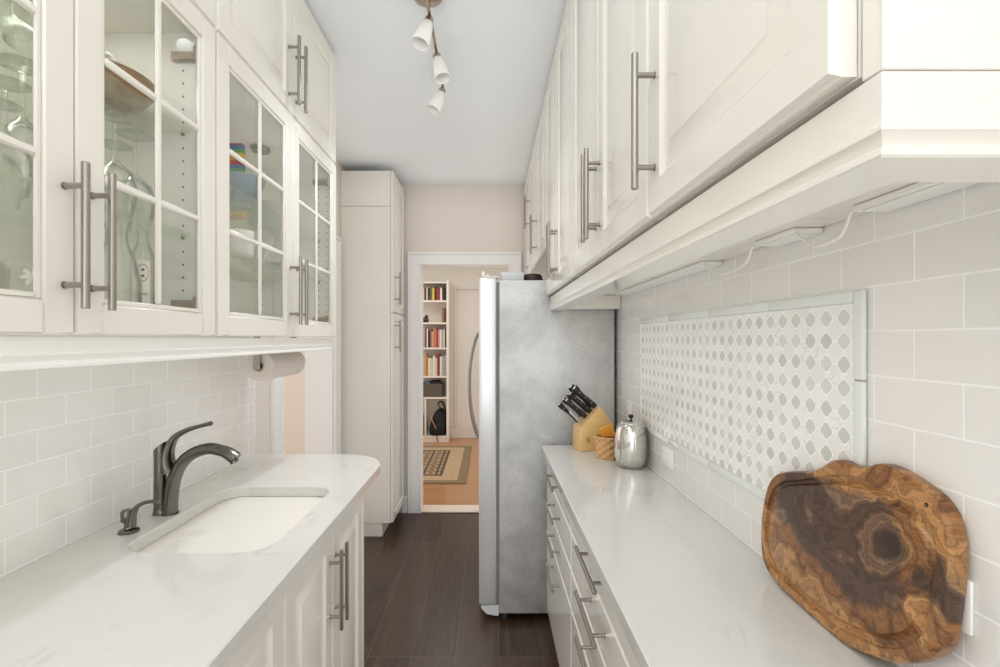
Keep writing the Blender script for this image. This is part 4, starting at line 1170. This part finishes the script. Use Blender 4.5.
# dark basket
bb = B(); L = []
for j in range(13):
    z = .627+.185*j/12; g = .010*j/12
    lp = []
    per = rrect(-.945-g, -.655+g, 6.64, 6.86, .03, 6)
    for i, p in enumerate(per):
        w_ = .003*math.sin(i*2.1+math.pi*(j % 2)); lp.append(Vector((p[0]+w_, p[1]+w_, z)))
    L.append(lp)
for z in (.80, .64): L.append([Vector((p[0], p[1], z)) for p in rrect(-.935, -.665, 6.652, 6.848, .025, 6)])
t = thing('storage_basket', 'dark woven storage basket on the bookcase shelf above the backpack', 'basket', (-.80, 6.75, .625))
obj('weave', bb.rings(L), 'wicker_d', t, smooth=70)
o = obj('folded_cloth', B().box(-.90, -.83, 6.68, 6.80, .70, .838, .012, 2), BM['blue']); tag(o, 'blue folded cloth sticking out of the dark woven basket', 'cloth')
o = obj('folded_cloth', B().box(-.82, -.69, 6.67, 6.82, .70, .852, .014, 2), 'fabric_b'); tag(o, 'black folded cloth sticking out of the dark woven basket', 'cloth')
# backpack
t = thing('backpack', 'black backpack with an orange strap in the bookcase bottom cubby', 'backpack', (-.73, 6.72, .085))
b = B(); L = []
for (z, hx, hy, cx) in ((.0865, .095, .070, -.72), (.10, .118, .085, -.72), (.17, .125, .095, -.715), (.27, .118, .095, -.70), (.35, .100, .085, -.69), (.41, .074, .065, -.68), (.445, .045, .04, -.675), (.452, .02, .02, -.675)):
    L.append([Vector((p[0], p[1], z)) for p in rrect(cx-hx, cx+hx, 6.745-hy, 6.745+hy, min(hx, hy)*.7, 5)])
obj('body', b.rings(L), 'fabric_b', t, smooth=70)
b = B(); L = []
for (z, hx, hy) in ((.105, .085, .018), (.12, .095, .030), (.22, .092, .030), (.255, .075, .014)):
    L.append([Vector((p[0], p[1], z)) for p in rrect(-.715-hx, -.715+hx, 6.648-hy, 6.648+hy, hy*.8, 5)])
obj('front_pocket', b.rings(L), 'fabric_b', t, smooth=70)
b = B().tube(bez([(-.80, 6.637, .36), (-.79, 6.625, .30), (-.76, 6.610, .24), (-.735, 6.607, .19)], 6), .011, 8, flat=(1.4, .5)); obj('strap', b, 'strap_o', t)
b = B().tube(bez([(-.66, 6.66, .44), (-.71, 6.64, .53), (-.655, 6.64, .56), (-.615, 6.65, .46), (-.62, 6.65, .33)], 6), .014, 8, flat=(1.5, .5)); obj('carry_strap', b, 'fabric_b', t)
b = B().tube(bez([(-.72, 6.612, .13), (-.725, 6.600, .08), (-.715, 6.60, .04), (-.70, 6.585, .012)], 6), .006, 8); obj('dangling_strap', b, 'fabric_b', t)
t = thing('tote_bag', 'dark red and white bag in the narrow bookcase cubby left of the backpack', 'bag', (-.95, 6.74, .085))
b = B(); L = []
for (z, hx, hy) in ((.0865, .042, .07), (.10, .046, .08), (.25, .044, .075), (.33, .040, .06)):
    L.append([Vector((p[0], p[1], z)) for p in rrect(-.95-hx, -.95+hx, 6.74-hy, 6.74+hy, min(hx, hy)*.5, 4)])
obj('body', b.rings(L), 'fabric_b', t, smooth=70)
obj('panel', B().box(-.985, -.915, 6.652, 6.668, .22, .40, .006, 2), BM['maroon'], t)
obj('top', B().box(-.985, -.915, 6.68, 6.77, .335, .47, .02, 2), BM['white'], t)

t = thing('area_rug', 'patterned tan and olive rug on the hall floor', 'rug', (-1.225, 5.53, 0))
obj('pile', B().box(-2.225, -.225, 4.71, 6.35, .001, .010, .003, 1), 'rug', t)

# ------------------------------------------------------------------ lights
def area(name, loc, rot, sx, sy, e, col=(1, 1, 1), spread=None):
    l = bpy.data.lights.new(name, 'AREA'); l.shape = 'RECTANGLE'; l.size = sx; l.size_y = sy; l.energy = e; l.color = col
    if spread: l.spread = math.radians(spread)
    o = bpy.data.objects.new(name, l); COL.objects.link(o); o.location = loc; o.rotation_euler = rot; return o
R = math.radians
area('window_daylight', (-.21, -3.22, 1.53), (R(90), 0, 0), 1.5, 1.9, 7, (.87, .94, 1.0))
area('ceiling_bounce_fill', (-.22, -.9, 1.75), (R(180), 0, 0), .5, .5, 17, (.87, .94, 1.0))  # added uplight bouncing off the ceiling as soft fill; no real source there
area('cabinet_fill_light', (-.92, .80, 2.185), (0, 0, 0), .10, .5, .55, (.96, 1.0, .93))  # added fill to brighten the nearer cabinet's inside, which has no puck lamp
area('hall_fill_light', (-.9, 5.4, 2.58), (0, 0, 0), 1.2, 1.2, 9, (.95, .97, 1.0))  # unseen fill added to light the hall; no fixture known
area('side_room_fill', (-2.6, 2.9, 1.5), (0, R(-90), 0), 1.6, 1.4, 4.5, (.88, .945, 1.0))  # added fill through the left opening, brightens the far end of the kitchen
for (y, d) in ((1.80, (-.28, -.18, -.92)), (2.03, (.24, -.16, -.95)), (2.31, (-.36, -.12, -.90))):
    D = Vector(d).normalized(); l = bpy.data.lights.new('spot_bulb_light', 'SPOT'); l.energy = 11; l.spot_size = R(92); l.spot_blend = 1
    l.shadow_soft_size = .03; l.color = (.90, .95, 1.0)
    o = bpy.data.objects.new('spot_bulb_light', l); COL.objects.link(o); o.location = Vector((-.224, y, 2.648))+D*.135
    o.rotation_euler = D.to_track_quat('-Z', 'Y').to_euler()
W = bpy.data.worlds.new('sky'); SC.world = W; W.use_nodes = True
bg = W.node_tree.nodes['Background']; bg.inputs[0].default_value = (.87, .942, 1, 1); bg.inputs[1].default_value = 1.0
W.light_settings.ao_factor = .165; W.light_settings.distance = .30
SC.cycles.use_fast_gi = True; SC.cycles.fast_gi_method = 'ADD'

# ------------------------------------------------------------------ camera and view
cam = bpy.data.cameras.new('camera'); co = bpy.data.objects.new('camera', cam); COL.objects.link(co)
cam.sensor_width = 36; cam.sensor_fit = 'HORIZONTAL'; cam.lens = F/1000*36
cam.shift_x = (500-CX)/1000; cam.shift_y = (CY-333.5)/1000; cam.clip_start = .02
co.location = (0, 0, H); co.rotation_euler = (R(90), 0, 0)
SC.camera = co
vs = SC.view_settings
vs.view_transform = 'Standard'; vs.look = 'None'; vs.gamma = 1; vs.use_curve_mapping = False; vs.exposure = .74
SC.cycles.max_bounces = 10; SC.cycles.diffuse_bounces = 6; SC.cycles.transparent_max_bounces = 24; SC.cycles.glossy_bounces = 5
SC.cycles.use_denoising = True
SC.cycles.caustics_reflective = False; SC.cycles.caustics_refractive = False
